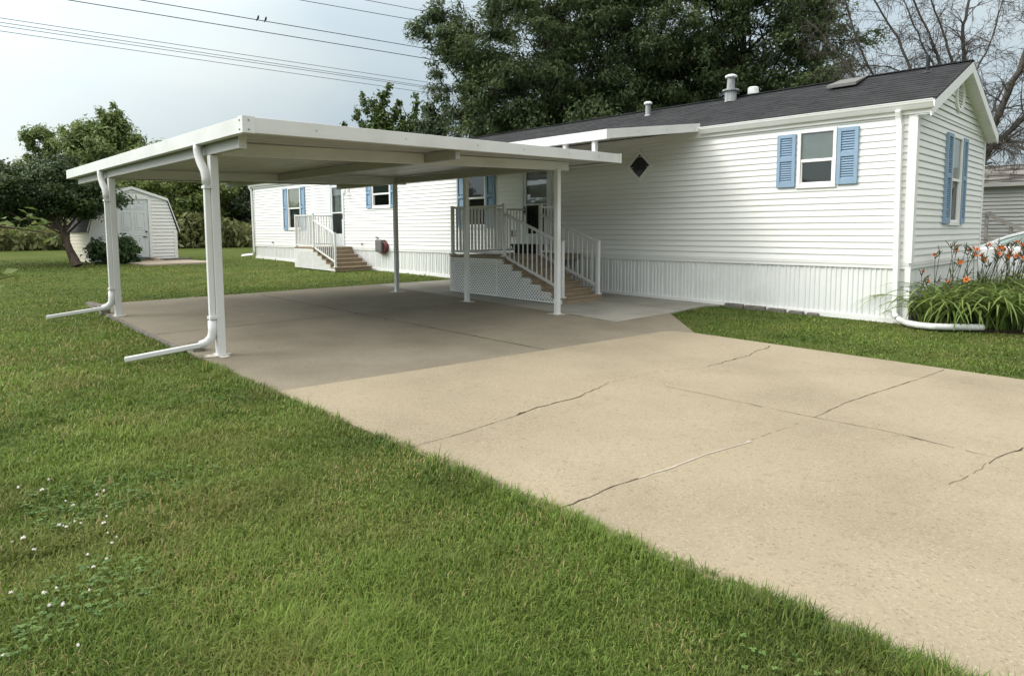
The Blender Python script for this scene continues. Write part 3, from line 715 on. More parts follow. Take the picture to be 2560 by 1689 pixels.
# storm doors
def door(d, hand_side, name='storm_door'):
    u0, u1, z0, z1, zr, zk = d; P = FR
    f = MB(); fw = .055
    f.box(u0, u0 + fw, -.02, .04, z0, z1, P=P); f.box(u1 - fw, u1, -.02, .04, z0, z1, P=P); f.box(u0 + fw, u1 - fw, -.02, .039, z1 - fw, z1, P=P); f.box(u0 - .02, u1 + .02, -.02, .06, z0 - .05, z0 + .02, P=P)
    s = .075; a, b = u0 + fw + .006, u1 - fw - .006
    f.box(a, a + s, -.01, .028, z0 + .03, z1 - fw - .006, P=P); f.box(b - s, b, -.01, .028, z0 + .03, z1 - fw - .006, P=P)
    f.box(a + s, b - s, -.01, .027, zr - .02, zr + .02, P=P); f.box(a + s, b - s, -.01, .027, z1 - fw - .09, z1 - fw - .006, P=P); f.box(a + s, b - s, -.01, .027, z0 + .03, zk, P=P)
    f.box(a + s + .04, b - s - .04, .027, .033, z0 + .08, zk - .06, P=P)
    o = f.build(name, DOORP, home, bevel=.003)
    g = MB(); g.quad(P(a + s, .005, zr), P(b - s, .005, zr), P(b - s, .005, z1 - fw), P(a + s, .005, z1 - fw)); g.build('upper_pane', GLASS, o, recalc=False)
    g = MB(); g.quad(P(a + s, .005, zk), P(b - s, .005, zk), P(b - s, .005, zr), P(a + s, .005, zr)); g.build('lower_pane', GLASS2, o, recalc=False)
    g = MB(); g.quad(P(u0, -.09, z0), P(u1, -.09, z0), P(u1, -.09, z1), P(u0, -.09, z1)); g.quad(P(u0, -.02, z0), P(u0, -.09, z0), P(u0, -.09, z1), P(u0, -.02, z1)); g.quad(P(u1, -.02, z0), P(u1, -.09, z0), P(u1, -.09, z1), P(u1, -.02, z1))
    for zz0, zz1 in ((1.15, 1.75), (2.05, 2.75)):
        for uu in (u0 + .2, (u0 + u1) / 2 + .04): g.box(uu, uu + .24, -.09, -.078, zz0, zz1, P=P)
    g.build('inner_door', INDOOR, o, recalc=False)
    g = MB(); g.quad(P(a + s, -.01, zk), P(b - s, -.01, zk), P(b - s, -.01, zr - .02), P(a + s, -.01, zr - .02)); g.build('screen', SCREEN, o, recalc=False)
    hu = a + .038 if hand_side < 0 else b - .038
    g = MB(); g.box(hu - .018, hu + .018, .028, .036, 1.80, 1.95, P=P); g.tube([P(hu, .036, 1.9), P(hu, .075, 1.9), P(hu + .01, .08, 1.83), P(hu, .04, 1.78)], .009, 6); g.build('handle', CHROMEBLACK, o)
door(DOORS['main'], -1); door(DOORS['back'], 1)
# doorbell box, wall lamp, spigot studs
mb = MB(); mb.box(-8.43, -8.34, .0, .05, 1.24, 1.40, P=FR); mb.build('outlet_box', GREYBOX, home, bevel=.006)
mb = MB(); mb.box(-15.95, -15.80, .01, .04, 2.66, 2.80, P=FR); mb.tube([FR(-15.875, .04, 2.74), FR(-15.875, .12, 2.78), FR(-15.875, .16, 2.72)], .018, 8); mb.lathe(FR(-15.875, .16, 2.52), [(.045, 0), (.065, .05), (.06, .14), (.02, .19)], 12)
mb.build('wall_lamp', WHITEMET, home)
for x, z in ((-21.4, .98), (-15.1, 1.0)):
    mb = MB(); mb.tube([FR(x, 0, z), FR(x, .06, z)], .03, 8); mb.tube([FR(x, .05, z), FR(x, .06, z - .05)], .016, 6); mb.build('spigot', GALV, home)

# roof furniture
def vent_stack(x, y, r, h, cap_r, parent, collar=None):
    z = roofz(y) - .02
    mb = MB(); prof = [(r * 1.5, .0), (r * 1.1, .03), (r, .04), (r, h)]
    if collar: prof = [(r * 1.45, 0), (r * 1.4, h * .42), (r * 2.05, h * .44), (r * 2.05, h * .5), (r * 1.0, h * .53), (r * .95, h)]
    mb.lathe((x, y, z), prof, 18); v = mb.build('roof_vent', GALV, parent, smooth=False)
    mb = MB(); mb.lathe((x, y, z + h), [(cap_r * .8, -.01), (cap_r, .0), (cap_r * .97, .03), (cap_r * .6, .055), (.01, .06)], 18); mb.build('vent_cap', WHITEMET, v, smooth=True)
vent_stack(-5.89, 1.83, .058, .27, .095, home)
vent_stack(-3.98, 2.02, .082, .50, .125, home, True)
mb = MB(); mb.lathe((-3.70, 2.45, roofz(2.45) - .03), [(.10, 0), (.11, .12), (.18, .13), (.18, .15), (.10, .17)], 18); v = mb.build('roof_vent', GALV, home)
mb = MB(); mb.lathe((-3.70, 2.45, roofz(2.45) + .14), [(.105, 0), (.11, .02), (.11, .12), (.09, .14), (.01, .145)], 18); mb.build('vent_cap', WHITEMET, v)
mb = MB(); y0, y1 = 1.62, 2.12; xa, xb = -1.86, -1.40
mb.hexa([(xa + .05, y0 + .08, roofz(y0) + .005), (xb - .05, y0 + .08, roofz(y0) + .005), (xb, y1, roofz(y1)), (xa, y1, roofz(y1))], [(xa + .05, y0 + .06, roofz(y0) + .08), (xb - .05, y0 + .06, roofz(y0) + .08), (xb, y1, roofz(y1) + .05), (xa, y1, roofz(y1) + .05)])
v = mb.build('roof_vent', BLACK, home)
mb = MB(); mb.hexa([(xa - .02, y0 - .06, roofz(y0) + .03), (xb + .02, y0 - .06, roofz(y0) + .03), (xb, y1 + .05, roofz(y1) + .055), (xa, y1 + .05, roofz(y1) + .055)], [(xa - .02, y0 - .06, roofz(y0) + .09), (xb + .02, y0 - .06, roofz(y0) + .09), (xb, y1 + .05, roofz(y1) + .07), (xa, y1 + .05, roofz(y1) + .07)])
mb.build('vent_cap', GREYBOX, v, bevel=.01)
mb = MB(); mb.lathe((-.37, 1.92, roofz(1.92) - .02), [(.10, 0), (.05, .05), (.032, .055), (.032, .30)], 12); mb.build('vent_pipe', BLACK, home)
# corner of stones under the skirting by the lawn
mb = MB()
for i, (x, w, h) in enumerate(((-2.72, .36, .045), (-2.33, .38, .04), (-1.95, .32, .03), (-1.62, .26, .022), (-1.35, .2, .016))):
    mb = MB(); mb.hexa([(x - w / 2, -.13, -.05), (x + w / 2, -.13, -.05), (x + w / 2, -.03, -.05), (x - w / 2, -.03, -.05)], [(x - w / 2 + .02, -.12, gz(x) + h), (x + w / 2 - .01, -.12, gz(x) + h * .85), (x + w / 2 - .01, -.03, gz(x) + h), (x - w / 2 + .02, -.03, gz(x) + h)])
    tag(mb.build('edging_stone', STONE, origin=(x, -.08, gz(x)), bevel=.012), ('mossy grey stone at the walkway end of the row under the skirting', 'longest grey stone in the row under the skirting', 'middle grey stone in the row under the skirting', 'second last grey stone of the row under the skirting', 'smallest grey stone ending the row under the skirting')[i], 'stone', 'stones along the skirting')

# ------------------------------------------------------------------ carport
cp = empty('carport', (-6.5, -5.5, 0.1), 'white flat roofed metal carport standing on five square posts', 'carport')
CA, CB, CC_, CD = (-3.27, -8.52), (-3.69, -2.15), (-11.20, -2.15), (-10.75, -8.52)      # near-left, near-right, far-right, far-left
def crt(y): return 2.465 + (2.634 - 2.465) * (y + 8.52) / 6.37     # top of the fascia
TH = .145
def lerp2(a, b, t): return (a[0] + (b[0] - a[0]) * t, a[1] + (b[1] - a[1]) * t)
# roof pans: ribbed sheet, ribs run from the high side to the gutter
mb = MB(); N = 30
prof = []
for k in range(N):
    for t, o in ((0, 0), (.70, 0), (.76, .045), (.94, .045), (1.0, 0)):
        prof.append(((k + t) / N, o))
for (t0, o0), (t1, o1) in zip(prof[:-1], prof[1:]):
    q = []
    for t, o in ((t0, o0), (t1, o1)):
        a, b = lerp2(CA, CD, t), lerp2(CB, CC_, t)
        q.append(((a[0], a[1] + .02, crt(a[1]) - TH + .025 + o), (b[0], b[1] - .02, crt(b[1]) - TH + .025 + o)))
    mb.quad(q[0][0], q[1][0], q[1][1], q[0][1])
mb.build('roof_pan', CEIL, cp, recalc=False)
def fasc(a, b, inset, par=cp, name='fascia', th=TH, tz=crt, m=ALU):
    d = Vector((b[0] - a[0], b[1] - a[1], 0)).normalized(); nrm = Vector((-d.y, d.x, 0)) * inset
    mb = MB(); q = lambda p, o, z: (p[0] + nrm.x * o, p[1] + nrm.y * o, z)
    za, zb = tz(a[1]), tz(b[1])
    mb.hexa([q(a, 0, za - th), q(b, 0, zb - th), q(b, 0, zb), q(a, 0, za)], [q(a, 1, za - th), q(b, 1, zb - th), q(b, 1, zb), q(a, 1, za)])
    mb.hexa([q(a, 1, za - th), q(b, 1, zb - th), q(b, 1, zb - th + .012), q(a, 1, za - th + .012)], [q(a, 4, za - th), q(b, 4, zb - th), q(b, 4, zb - th + .012), q(a, 4, za - th + .012)])
    mb.hexa([q(a, 1, za - .012), q(b, 1, zb - .012), q(b, 1, zb), q(a, 1, za)], [q(a, 2.5, za - .012), q(b, 2.5, zb - .012), q(b, 2.5, zb), q(a, 2.5, za)])
    return mb.build(name, m, par, bevel=.004)
fasc(CA, CB, .018); fasc(CB, CC_, .018); fasc(CC_, CD, .018); fasc(CD, CA, .018)
# corner cap with four screws, screws along the front fascia
mb = MB(); x, y = CA; z = crt(y)
mb.box(x - .11, x + .006, y - .006, y + .0, z - TH - .004, z + .008); mb.box(x - .004, x + .008, y - .006, y + .11, z - TH - .004, z + .008)
mb.build('corner_cap', ALU, cp, bevel=.003)
mb = MB(); mb.box(CB[0] - .003, CB[0] + .008, CB[1] - .05, CB[1] + .006, crt(CB[1]) - TH - .004, crt(CB[1]) + .006); mb.build('corner_cap', ALU, cp)
for (dx, dy, dz) in ((-.06, -.008, -.03), (-.06, -.008, -.115), (.01, .05, -.03), (.01, .05, -.115)):
    mb = MB(); mb.ball((x + dx, y + dy, z + dz), (.009, .009), 5); mb.build('screw', GALV, cp)
for t in (.12, .30, .48, .62, .78, .9):
    p = lerp2(CA, CB, t); mb = MB(); mb.ball((p[0] + .002, p[1], crt(p[1]) - .07), (.008, .008), 5); mb.build('screw', GALV, cp)
# beams along the home, headers across
und = lambda y: crt(y) - TH + .015
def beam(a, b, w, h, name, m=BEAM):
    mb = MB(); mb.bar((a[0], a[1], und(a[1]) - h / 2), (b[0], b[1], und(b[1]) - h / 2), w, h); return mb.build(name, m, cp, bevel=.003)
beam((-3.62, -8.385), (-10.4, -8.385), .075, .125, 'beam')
mb = MB(); mb.box(-3.622, -3.615, -8.425, -8.345, und(-8.385) - .127, und(-8.385) + .001); mb.build('beam_cap', ALU, cp)
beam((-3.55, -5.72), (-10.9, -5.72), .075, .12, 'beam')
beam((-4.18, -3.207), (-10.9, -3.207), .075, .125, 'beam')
beam((-4.30, -8.34), (-4.15, -2.95), .05, .135, 'header', ALU)
beam((-8.45, -8.34), (-8.6, -2.95), .05, .135, 'header', ALU)
# posts
for (x, y, zt) in ((-4.41, -8.385, 2.21), (-8.47, -8.385, 2.21), (-4.134, -3.207, 2.355), (-6.362, -3.207, 2.355), (-8.61, -3.207, 2.355)):
    w = .0385 if y > -5 else .043
    mb = MB(); mb.box(x - w, x + w, y - w, y + w, gz(x) - .005, zt); 
    p = mb.build('post', ALU, cp, bevel=.006)
    mb = MB(); mb.box(x - w - .012, x + w + .012, y - w - .012, y + w + .012, gz(x) - .004, gz(x) + .008); mb.build('foot_plate', ALU, p)
# two downspouts hugging the left posts, their outlets running out over the grass
for x in (-4.41, -8.47):
    g = gz(x); yo = -8.385 - .043 - .032
    mb = MB()
    S = [(x - .13, -8.485, 2.335), (x - .13, -8.488, 2.27), (x - .115, -8.487, 2.21), (x - .07, -8.478, 2.12), (x - .02, yo - .004, 2.04), (x, yo, 1.97), (x, yo, 1.90)]
    mb.tube(S, .046, 10, flat=.8)
    d = mb.build('downspout', ALU, cp, smooth=True)
    mb = MB(); mb.tube([(x, yo, 1.93), (x, yo, g + .36)], .044, 4, flat=.8); mb.build('pipe', ALU, d, bevel=.008)
    mb = MB(); mb.tube([(x, yo, g + .38), (x, yo, g + .27), (x, yo - .015, g + .20), (x - .01, yo - .06, g + .15), (x - .02, yo - .13, g + .125)], .048, 10, flat=.85); mb.build('elbow', ALU, d, smooth=True)
    mb = MB(); mb.tube([(x - .015, yo - .11, g + .13), (x - .24, yo - .80, g + .035)], .046, 4, flat=.75); mb.build('outlet', ALU, d, bevel=.008)
    for zz in (1.86, g + .40):
        mb = MB(); mb.box(x - .046, x + .046, yo - .038, yo + .05, zz, zz + .03); mb.build('strap', ALU, d)
# short struts that carry the awning edge
# ------------------------------------------------------------------ awning over the porch
aw = empty('awning', (-7, -1, 3.1), 'white metal awning fixed to the home above the porch', 'awning')
AA, AB, AC, AD = (-3.56, -2.7), (-3.48, -.04), (-10.6, -.04), (-10.7, -2.7)
def art(y): return 2.966 + (3.325 - 2.966) * (y + 2.7) / 2.66
mb = MB(); N = 24
for k in range(N):
    for (t0, o0), (t1, o1) in (((0, 0), (.7, 0)), ((.7, 0), (.76, .04)), ((.76, .04), (.94, .04)), ((.94, .04), (1, 0))):
        q = []
        for t, o in (((k + t0) / N, o0), ((k + t1) / N, o1)):
            a, b = lerp2(AA, AD, t), lerp2(AB, AC, t); q.append(((a[0], a[1] + .02, art(a[1]) - .14 + .03 + o), (b[0], b[1], art(b[1]) - .14 + .03 + o)))
        mb.quad(q[0][0], q[1][0], q[1][1], q[0][1])
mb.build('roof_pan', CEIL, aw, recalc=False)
fasc(AA, AB, .018, aw, 'fascia', .145, art); fasc(AD, AA, .018, aw, 'fascia', .15, art); fasc(AC, AD, .018, aw, 'fascia', .145, art)
for x in (-3.86, -4.48, -7.0, -9.2):
    mb = MB(); y = -2.62; mb.box(x - .036, x + .036, y - .036, y + .036, crt(y) - .07, art(y) - .115); mb.build('strut', ALU, aw, bevel=.004)
for t in (.3, .6):
    p = lerp2(AA, AB, t); mb = MB(); mb.ball((p[0] + .003, p[1], art(p[1]) - .07), (.008, .008), 5); mb.build('screw', GALV, aw)

# ------------------------------------------------------------------ porches
def rail_panel(mb, a, b, top, bot, spacing, bw=.022):
    """a, b: (x, y, z of the floor) at the two ends; rails and balusters follow the slope"""
    a, b = Vector(a), Vector(b); up = Vector((0, 0, 1))
    mb.bar(a + up * top, b + up * top, .055, .04); mb.bar(a + up * bot, b + up * bot, .04, .04)
    n = max(2, int(round((b - a).xy.length / spacing)))
    for k in range(1, n):
        p = a.lerp(b, k / n); mb.box(p.x - bw / 2, p.x + bw / 2, p.y - bw / 2, p.y + bw / 2, p.z + bot, p.z + top)

def lattice(mb, x0, x1, y, zlo, ztop, s=.072, hole=.023):
    """pierced panel in the plane of y: cells with a diamond hole, half-height rows staggered"""
    z0 = zlo(x0); hh = s / 2; nz = int(1.2 / hh) + 1; nx = int((x1 - x0) / s)
    for j in range(nz):
        for i in range(-1, nx + 1):
            cx = x0 + (i + .5 + (.5 if j % 2 else 0)) * s; cz = z0 - .1 + (j + .5) * hh
            a0, a1 = max(cx - s / 2, x0), min(cx + s / 2, x1)
            if a1 - a0 < .002: continue
            zt = min(ztop(a0 + 1e-4), ztop(a1 - 1e-4)); zl = zlo(cx)
            b0, b1 = max(cz - hh / 2, zl), min(cz + hh / 2, zt)
            if b1 - b0 < .003: continue
            if a1 - a0 < s - .001 or b1 - b0 < hh - .001:
                mb.quad((a0, y, b0), (a1, y, b0), (a1, y, b1), (a0, y, b1)); continue
            o = [(a0, b0), (cx, b0), (a1, b0), (a1, cz), (a1, b1), (cx, b1), (a0, b1), (a0, cz)]
            h = [(cx, cz - hh * .46), (cx + hole, cz), (cx, cz + hh * .46), (cx - hole, cz)]
            V = lambda p: (p[0], y, p[1])
            for k in range(4):
                hk, hj = h[k], h[(k + 1) % 4]
                mb.quad(V(o[2 * k + 1]), V(o[(2 * k + 2) % 8]), V(o[(2 * k + 3) % 8]), V(hj), V(hk))

def porch(name, label, x0, x1, yf, ys, zd, steps, run, group):
    """deck from x0 to x1 and yf to the wall; steps descend towards +x, their inner edge at ys"""
    g0 = gz(x1)
    root = empty(name, ((x0 + x1) / 2, yf / 2, g0), label, 'porch steps', group)
    rise = (zd - gz(x1 + steps * run)) / (steps + 1)
    mb = MB(); nb = max(3, int(-yf / .14)); 
    for k in range(nb):
        y0 = yf + (-.03 - yf) * k / nb; y1 = yf + (-.03 - yf) * (k + 1) / nb - .005
        mb.box(x0, x1 + .012, y0, y1, zd - .028, zd)
    mb.build('deck', COMPOSITE, root)
    mb = MB(); mb.box(x0 + .01, x1 - .005, yf + .012, yf + .04, zd - .15, zd - .03); mb.box(x1 - .03, x1, yf + .04, -.03, zd - rise, zd - .03); mb.box(x0 + .01, x0 + .035, yf + .04, -.03, zd - .15, zd - .03); mb.build('rim_board', COMPOSITE, root)
    for k in range(1, steps + 1):
        xa, xb = x1 + (k - 1) * run, x1 + k * run; z = zd - k * rise
        mb = MB(); mb.box(xa, xb + .015, yf - .01, (yf + ys) / 2 - .003, z - .028, z); mb.box(xa, xb + .015, (yf + ys) / 2 + .003, ys, z - .028, z); mb.build('tread', COMPOSITE, root, bevel=.003)
        mb = MB(); mb.box(xb - .025, xb - .004, yf + .006, ys - .01, (z - rise) if k < steps else gz(xb) - .01, z - .029); mb.build('riser', COMPOSITE, root)
        mb = MB(); mb.box(xa + .002, xb - .026, yf + .012, yf + .03, z - .14, z - .03); mb.build('stringer', COMPOSITE, root)
    xe = x1 + steps * run
    def ztop(x):
        if x < x1: return zd - .05
        k = int((x - x1) / run) + 1
        return zd - min(k, steps) * rise - .03
    zlo = lambda x: gz(x) + .005
    xm = x0 + (xe - x0) * .46
    for a, b in ((x0, xm - .006), (xm + .006, xe - .02)):
        mb = MB(); lattice(mb, a, b, yf + .004, zlo, ztop); mb.build('lattice', LATT, root, solid=.008, recalc=False)
    mb = MB()
    lat = MB(); lattice(lat, yf + .02, -.05, 0.0, lambda u: gz(x0) + .005, lambda u: zd - .05)
    mb.v = [(x0 + .004, v[0], v[2]) for v in lat.v]; mb.f = lat.f; mb.m = lat.m
    mb.build('lattice', LATT, root, solid=.008, recalc=False)
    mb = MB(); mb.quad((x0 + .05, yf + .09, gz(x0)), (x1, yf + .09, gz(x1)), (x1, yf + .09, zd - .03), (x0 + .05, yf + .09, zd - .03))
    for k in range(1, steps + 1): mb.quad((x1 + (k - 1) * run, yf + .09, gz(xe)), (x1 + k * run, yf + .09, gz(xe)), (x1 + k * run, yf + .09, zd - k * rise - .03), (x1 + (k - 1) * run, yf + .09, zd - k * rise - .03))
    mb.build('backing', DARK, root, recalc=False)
    RH = 1.0
    def post(x, y, z, h):
        mb = MB(); mb.box(x - .03, x + .03, y - .03, y + .03, z, z + h); mb.box(x - .034, x + .034, y - .034, y + .034, z + h, z + h + .015); p = mb.build('post', ALU, root, bevel=.004)
        mb = MB(); mb.box(x - .055, x + .055, y - .055, y + .055, z + .0005, z + .022); mb.build('foot_plate', ALU, p, bevel=.004)
    yr = yf + .05
    post(x0 + .05, yr, zd, RH); post(x1 - .05, yr, zd, RH + .02)
    mb = MB(); rail_panel(mb, (x0 + .08, yr, zd), (x1 - .08, yr, zd), RH - .02, .07, .098); mb.build('railing', ALU, root)
    mb = MB(); rail_panel(mb, (x0 + .05, yr + .03, zd), (x0 + .05, -.05, zd), RH - .02, .07, .098); mb.build('railing', ALU, root)
    ze = zd - steps * rise
    post(xe - .06, yr, ze, RH)
    mb = MB(); rail_panel(mb, (x1 - .02, yr, zd - .06), (xe - .09, yr, ze + .10), .88, .06, .122, .018); mb.build('railing', ALU, root)
    return root, rise, ze, xe, post, RH, zd

r1, rise, ze, xe, post, RH, zd = porch('porch', 'larger railed porch with lattice skirt below the awning', -8.0, -6.33, -2.28, -1.16, .89, 6, .25, 'porches with steps')
yr = -1.21
post(-6.38, yr, zd, RH + .02); post(xe - .06, yr, ze, RH)
mb = MB(); rail_panel(mb, (-6.35, yr, zd - .06), (xe - .09, yr, ze + .10), .88, .06, .122, .018); mb.build('railing', ALU, r1)
mb = MB(); rail_panel(mb, (-6.38, yr + .03, zd), (-6.38, -.62, zd), RH - .02, .07, .098); mb.build('railing', ALU, r1)
porch('porch', 'smaller porch with brown steps at the far door over grass', -16.95, -15.7, -1.36, -.12, .90, 5, .255, 'porches with steps')
# black tub and mat on the main porch deck
mb = MB(); x0, x1, y0, y1, z0 = -7.72, -6.95, -.75, -.35, .892
mb.hexa([(x0 + .05, y0 + .04, z0), (x1 - .05, y0 + .04, z0), (x1 - .05, y1 - .04, z0), (x0 + .05, y1 - .04, z0)], [(x0, y0, z0 + .18), (x1, y0, z0 + .18), (x1, y1, z0 + .18), (x0, y1, z0 + .18)])
mb.box(x0 - .02, x1 + .02, y0 - .02, y1 + .02, z0 + .16, z0 + .20)
tag(mb.build('storage_tub', BLACK, origin=(-7.3, -.55, .89), bevel=.015), 'low black tub on the deck behind the porch railing', 'tub')

# hose reel
hr = empty('hose_reel', (-13.98, -.1, .7), 'grey hose reel box with maroon hose on the skirting wall', 'hose reel')
mb = MB(); mb.box(-14.15, -13.80, .03, .17, .77, 1.13, P=FR); mb.box(-14.13, -13.82, .17, .185, .80, 1.10, P=FR); mb.build('box', GREYBOX, hr, bevel=.03)
mb = MB()
for k in range(6): mb.tube([FR(-13.82 + .17 * math.cos(a), .03 + k * .022, .90 + .17 * math.sin(a)) for a in np.linspace(0, 2 * math.pi, 22)], .013, 6, cap=False)
mb.build('hose', HOSE, hr, smooth=True)
mb = MB(); mb.tube([FR(-14.22, .03, 1.2), FR(-14.25, .06, 1.1), FR(-14.2, .08, .92), FR(-14.1, .1, .76), FR(-13.95, .12, .72), FR(-13.86, .1, .78)], .011, 6); mb.tube([FR(-14.24, 0, 1.2), FR(-14.24, .07, 1.2)], .02, 8); mb.box(-14.27, -14.21, .05, .08, 1.18, 1.22, P=FR); mb.build('feed_hose', GREYBOX, hr)

# dark blocks and the edging strip at the left edge of the slab
for i, (x, y, s) in enumerate(((-4.86, -8.49, .13), (-8.93, -8.47, .13))):
    mb = MB(); mb.box(x - s / 2 - .02, x + s / 2 + .02, y - s / 2, y + s / 2, gz(x) - .05, gz(x) + .085)
    tag(mb.build('edging_block', STONE, origin=(x, y, gz(x)), bevel=.01), ('dark block in the grass beside the nearest carport post', 'dark block in the grass beside the far left carport post')[i], 'block', 'edging blocks')
mb = MB()
for k in range(14):
    xa, xb = -8.7 + k * .27, -8.7 + k * .27 + .262
    mb.hexa([(xa, yl(xa) - .05, gz(xa) - .1), (xb, yl(xb) - .05, gz(xb) - .1), (xb, yl(xb) - .004, gz(xb) - .1), (xa, yl(xa) - .004, gz(xa) - .1)], [(xa, yl(xa) - .05, gz(xa) + .012), (xb, yl(xb) - .05, gz(xb) + .012), (xb, yl(xb) - .004, gz(xb) + .012), (xa, yl(xa) - .004, gz(xa) + .012)])
tag(mb.build('edging_strip', STONE, bevel=.005), 'low dark edging along the left side of the carport slab', 'edging')
mb = MB(); mb.box(-10.5, -9.6, -8.40, -8.28, .12, .19); tag(mb.build('timber_edge', STONE, bevel=.01), 'dark timber lying at the far corner of the carport slab', 'edging')

# white drain hose at the lily bed
pts = [(-.08, -.12, .06), (-.02, -.17, .045), (.1, -.33, .035), (.26, -.45, .035), (.45, -.46, .035), (.62, -.32, .03), (.78, -.14, .025), (.95, .02, .02)]
mb = MB(); P2 = [Vector(p) for p in pts]; fine = []
for a, b in zip(P2[:-1], P2[1:]):
    n = max(2, int((b - a).length / .012)); fine += [a.lerp(b, i / n) for i in range(n)]
mb.tube(fine, [.043 + (.005 if i % 2 else -.002) for i in range(len(fine))], 12)
tag(mb.build('drain_hose', WHITEMET, origin=(.4, -.3, 0), smooth=True), 'ribbed white drain hose curling round the lily bed', 'drain hose')

# ------------------------------------------------------------------ garden shed
ang = math.radians(3)
nrm = Vector((math.cos(ang), math.sin(ang), 0)); axv = Vector((-nrm.y, nrm.x, 0))
S0 = Vector((-23.2, -5.62, 0)); SW, SD = 2.8, 2.3; sg = .36
shed = empty('garden_shed', (S0.x - 1, S0.y + 1.6, sg), 'small white gambrel roofed garden shed with a panelled door', 'shed')
SH = lambda u, o, z: tuple(S0 + axv * u + nrm * o + Vector((0, 0, z)))
zE, zK, zP = 1.52, 2.55, 2.92; k0, k1, kp = .28, SW - .30, SW * .48
DU0, DU1 = .88, 1.86
def edge(z):
    if z <= zE: return 0.0, SW
    if z <= zK: t = (z - zE) / (zK - zE); return k0 * t, SW + (k1 - SW) * t
    t = min(1, (z - zK) / (zP - zK)); return k0 + (kp - k0) * t, k1 + (kp - k1) * t
mb = MB(); c = .125; z = sg + .03
while z < zP - .005:
    zb = min(z + c, zP); a0, a1 = edge(z); b0, b1 = edge(zb)
    for (la0, la1, lb0, lb1) in (((a0, DU0, b0, DU0), (DU1, a1, DU1, b1)) if z < 2.55 else ((a0, a1, b0, b1),)):
        mb.quad(SH(la0, .04, z), SH(la1, .04, z), SH(lb1, .004, zb), SH(lb0, .004, zb)); mb.quad(SH(la0, -.005, z + .012), SH(la1, -.005, z + .012), SH(la1, .04, z), SH(la0, .04, z))
    z += c
mb.build('front_siding', VINYL, shed, recalc=False)
CREAM = mat('cream_siding', (0.66, 0.61, 0.49), 0.6, 0.25, 0.03, 4)
mb = MB(); z = sg
while z < zE - .01:
    zb = min(z + c, zE)
    mb.quad(SH(-.02, 0, z), SH(-.02, -SD, z), SH(-.004, -SD, zb), SH(-.004, 0, zb)); mb.quad(SH(0, 0, z), SH(0, -SD, z), SH(-.02, -SD, z), SH(-.02, 0, z))
    z += c
mb.quad(SH(SW, 0, sg), SH(SW, -SD, sg), SH(SW, -SD, zE), SH(SW, 0, zE)); mb.quad(SH(0, -SD, sg), SH(SW, -SD, sg), SH(SW, -SD, zE), SH(k1, -SD, zK), SH(kp, -SD, zP), SH(k0, -SD, zK), SH(0, -SD, zE))
mb.build('side_siding', CREAM, shed, recalc=False)
mb = MB(); R_ = [(-.10, zE - .12), (k0 - .03, zK + .02), (kp, zP + .03), (k1 + .03, zK + .02), (SW + .10, zE - .12)]
for (a, za), (b, zb) in zip(R_[:-1], R_[1:]):
    mb.hexa([SH(a, .07, za), SH(b, .07, zb), SH(b, .07, zb + .03), SH(a, .07, za + .03)], [SH(a, -SD - .07, za), SH(b, -SD - .07, zb), SH(b, -SD - .07, zb + .03), SH(a, -SD - .07, za + .03)])
mb.build('roof', SHEDROOF, shed)
mb = MB()
for (a, za), (b, zb) in zip(R_[:-1], R_[1:]):
    mb.hexa([SH(a, .07, za - .06), SH(b, .07, zb - .06), SH(b, .07, zb + .034), SH(a, .07, za + .034)], [SH(a, .09, za - .06), SH(b, .09, zb - .06), SH(b, .09, zb + .034), SH(a, .09, za + .034)])
mb.build('rake_trim', TRIM, shed)
for u in (-.02, SW - .10):
    mb = MB(); mb.box(u, u + .12, 0, .035, sg, zE - .06, P=SH); mb.build('corner_trim', TRIM, shed)
mb = MB(); mb.box(DU0 - .1, DU0, 0, .05, sg + .05, 2.62, P=SH); mb.box(DU1, DU1 + .1, 0, .05, sg + .05, 2.62, P=SH); mb.box(DU0, DU1, 0, .049, 2.55, 2.65, P=SH); mb.build('door_frame', TRIM, shed)
mb = MB(); mb.box(DU0 + .005, DU1 - .005, -.03, .012, sg + .12, 2.545, P=SH)
dw = (DU1 - DU0); cols = ((DU0 + .12 * dw, DU0 + .45 * dw), (DU0 + .55 * dw, DU0 + .88 * dw))
for z0, z1 in ((2.20, 2.42), (1.48, 2.08), (.66, 1.28)):
    for a, b in cols:
        t = .022
        mb.box(a, b, .012, .024, z1 - t, z1, P=SH); mb.box(a, b, .012, .024, z0, z0 + t, P=SH); mb.box(a, a + t, .012, .023, z0 + t, z1 - t, P=SH); mb.box(b - t, b, .012, .023, z0 + t, z1 - t, P=SH)
        mb.box(a + .06, b - .06, .012, .022, z0 + .06, z1 - .06, P=SH)
dr = mb.build('door', DOORP, shed, bevel=.004)
mb = MB(); u = DU1 - .09; mb.tube([SH(u, .01, 1.40), SH(u, .07, 1.40)], .03, 10); mb.build('handle', CHROMEBLACK, dr)
mb = MB(); mb.tube([SH(u, .01, 1.22), SH(u, .06, 1.22), SH(u - .12, .06, 1.21)], .018, 8); mb.build('handle', CHROMEBLACK, dr)
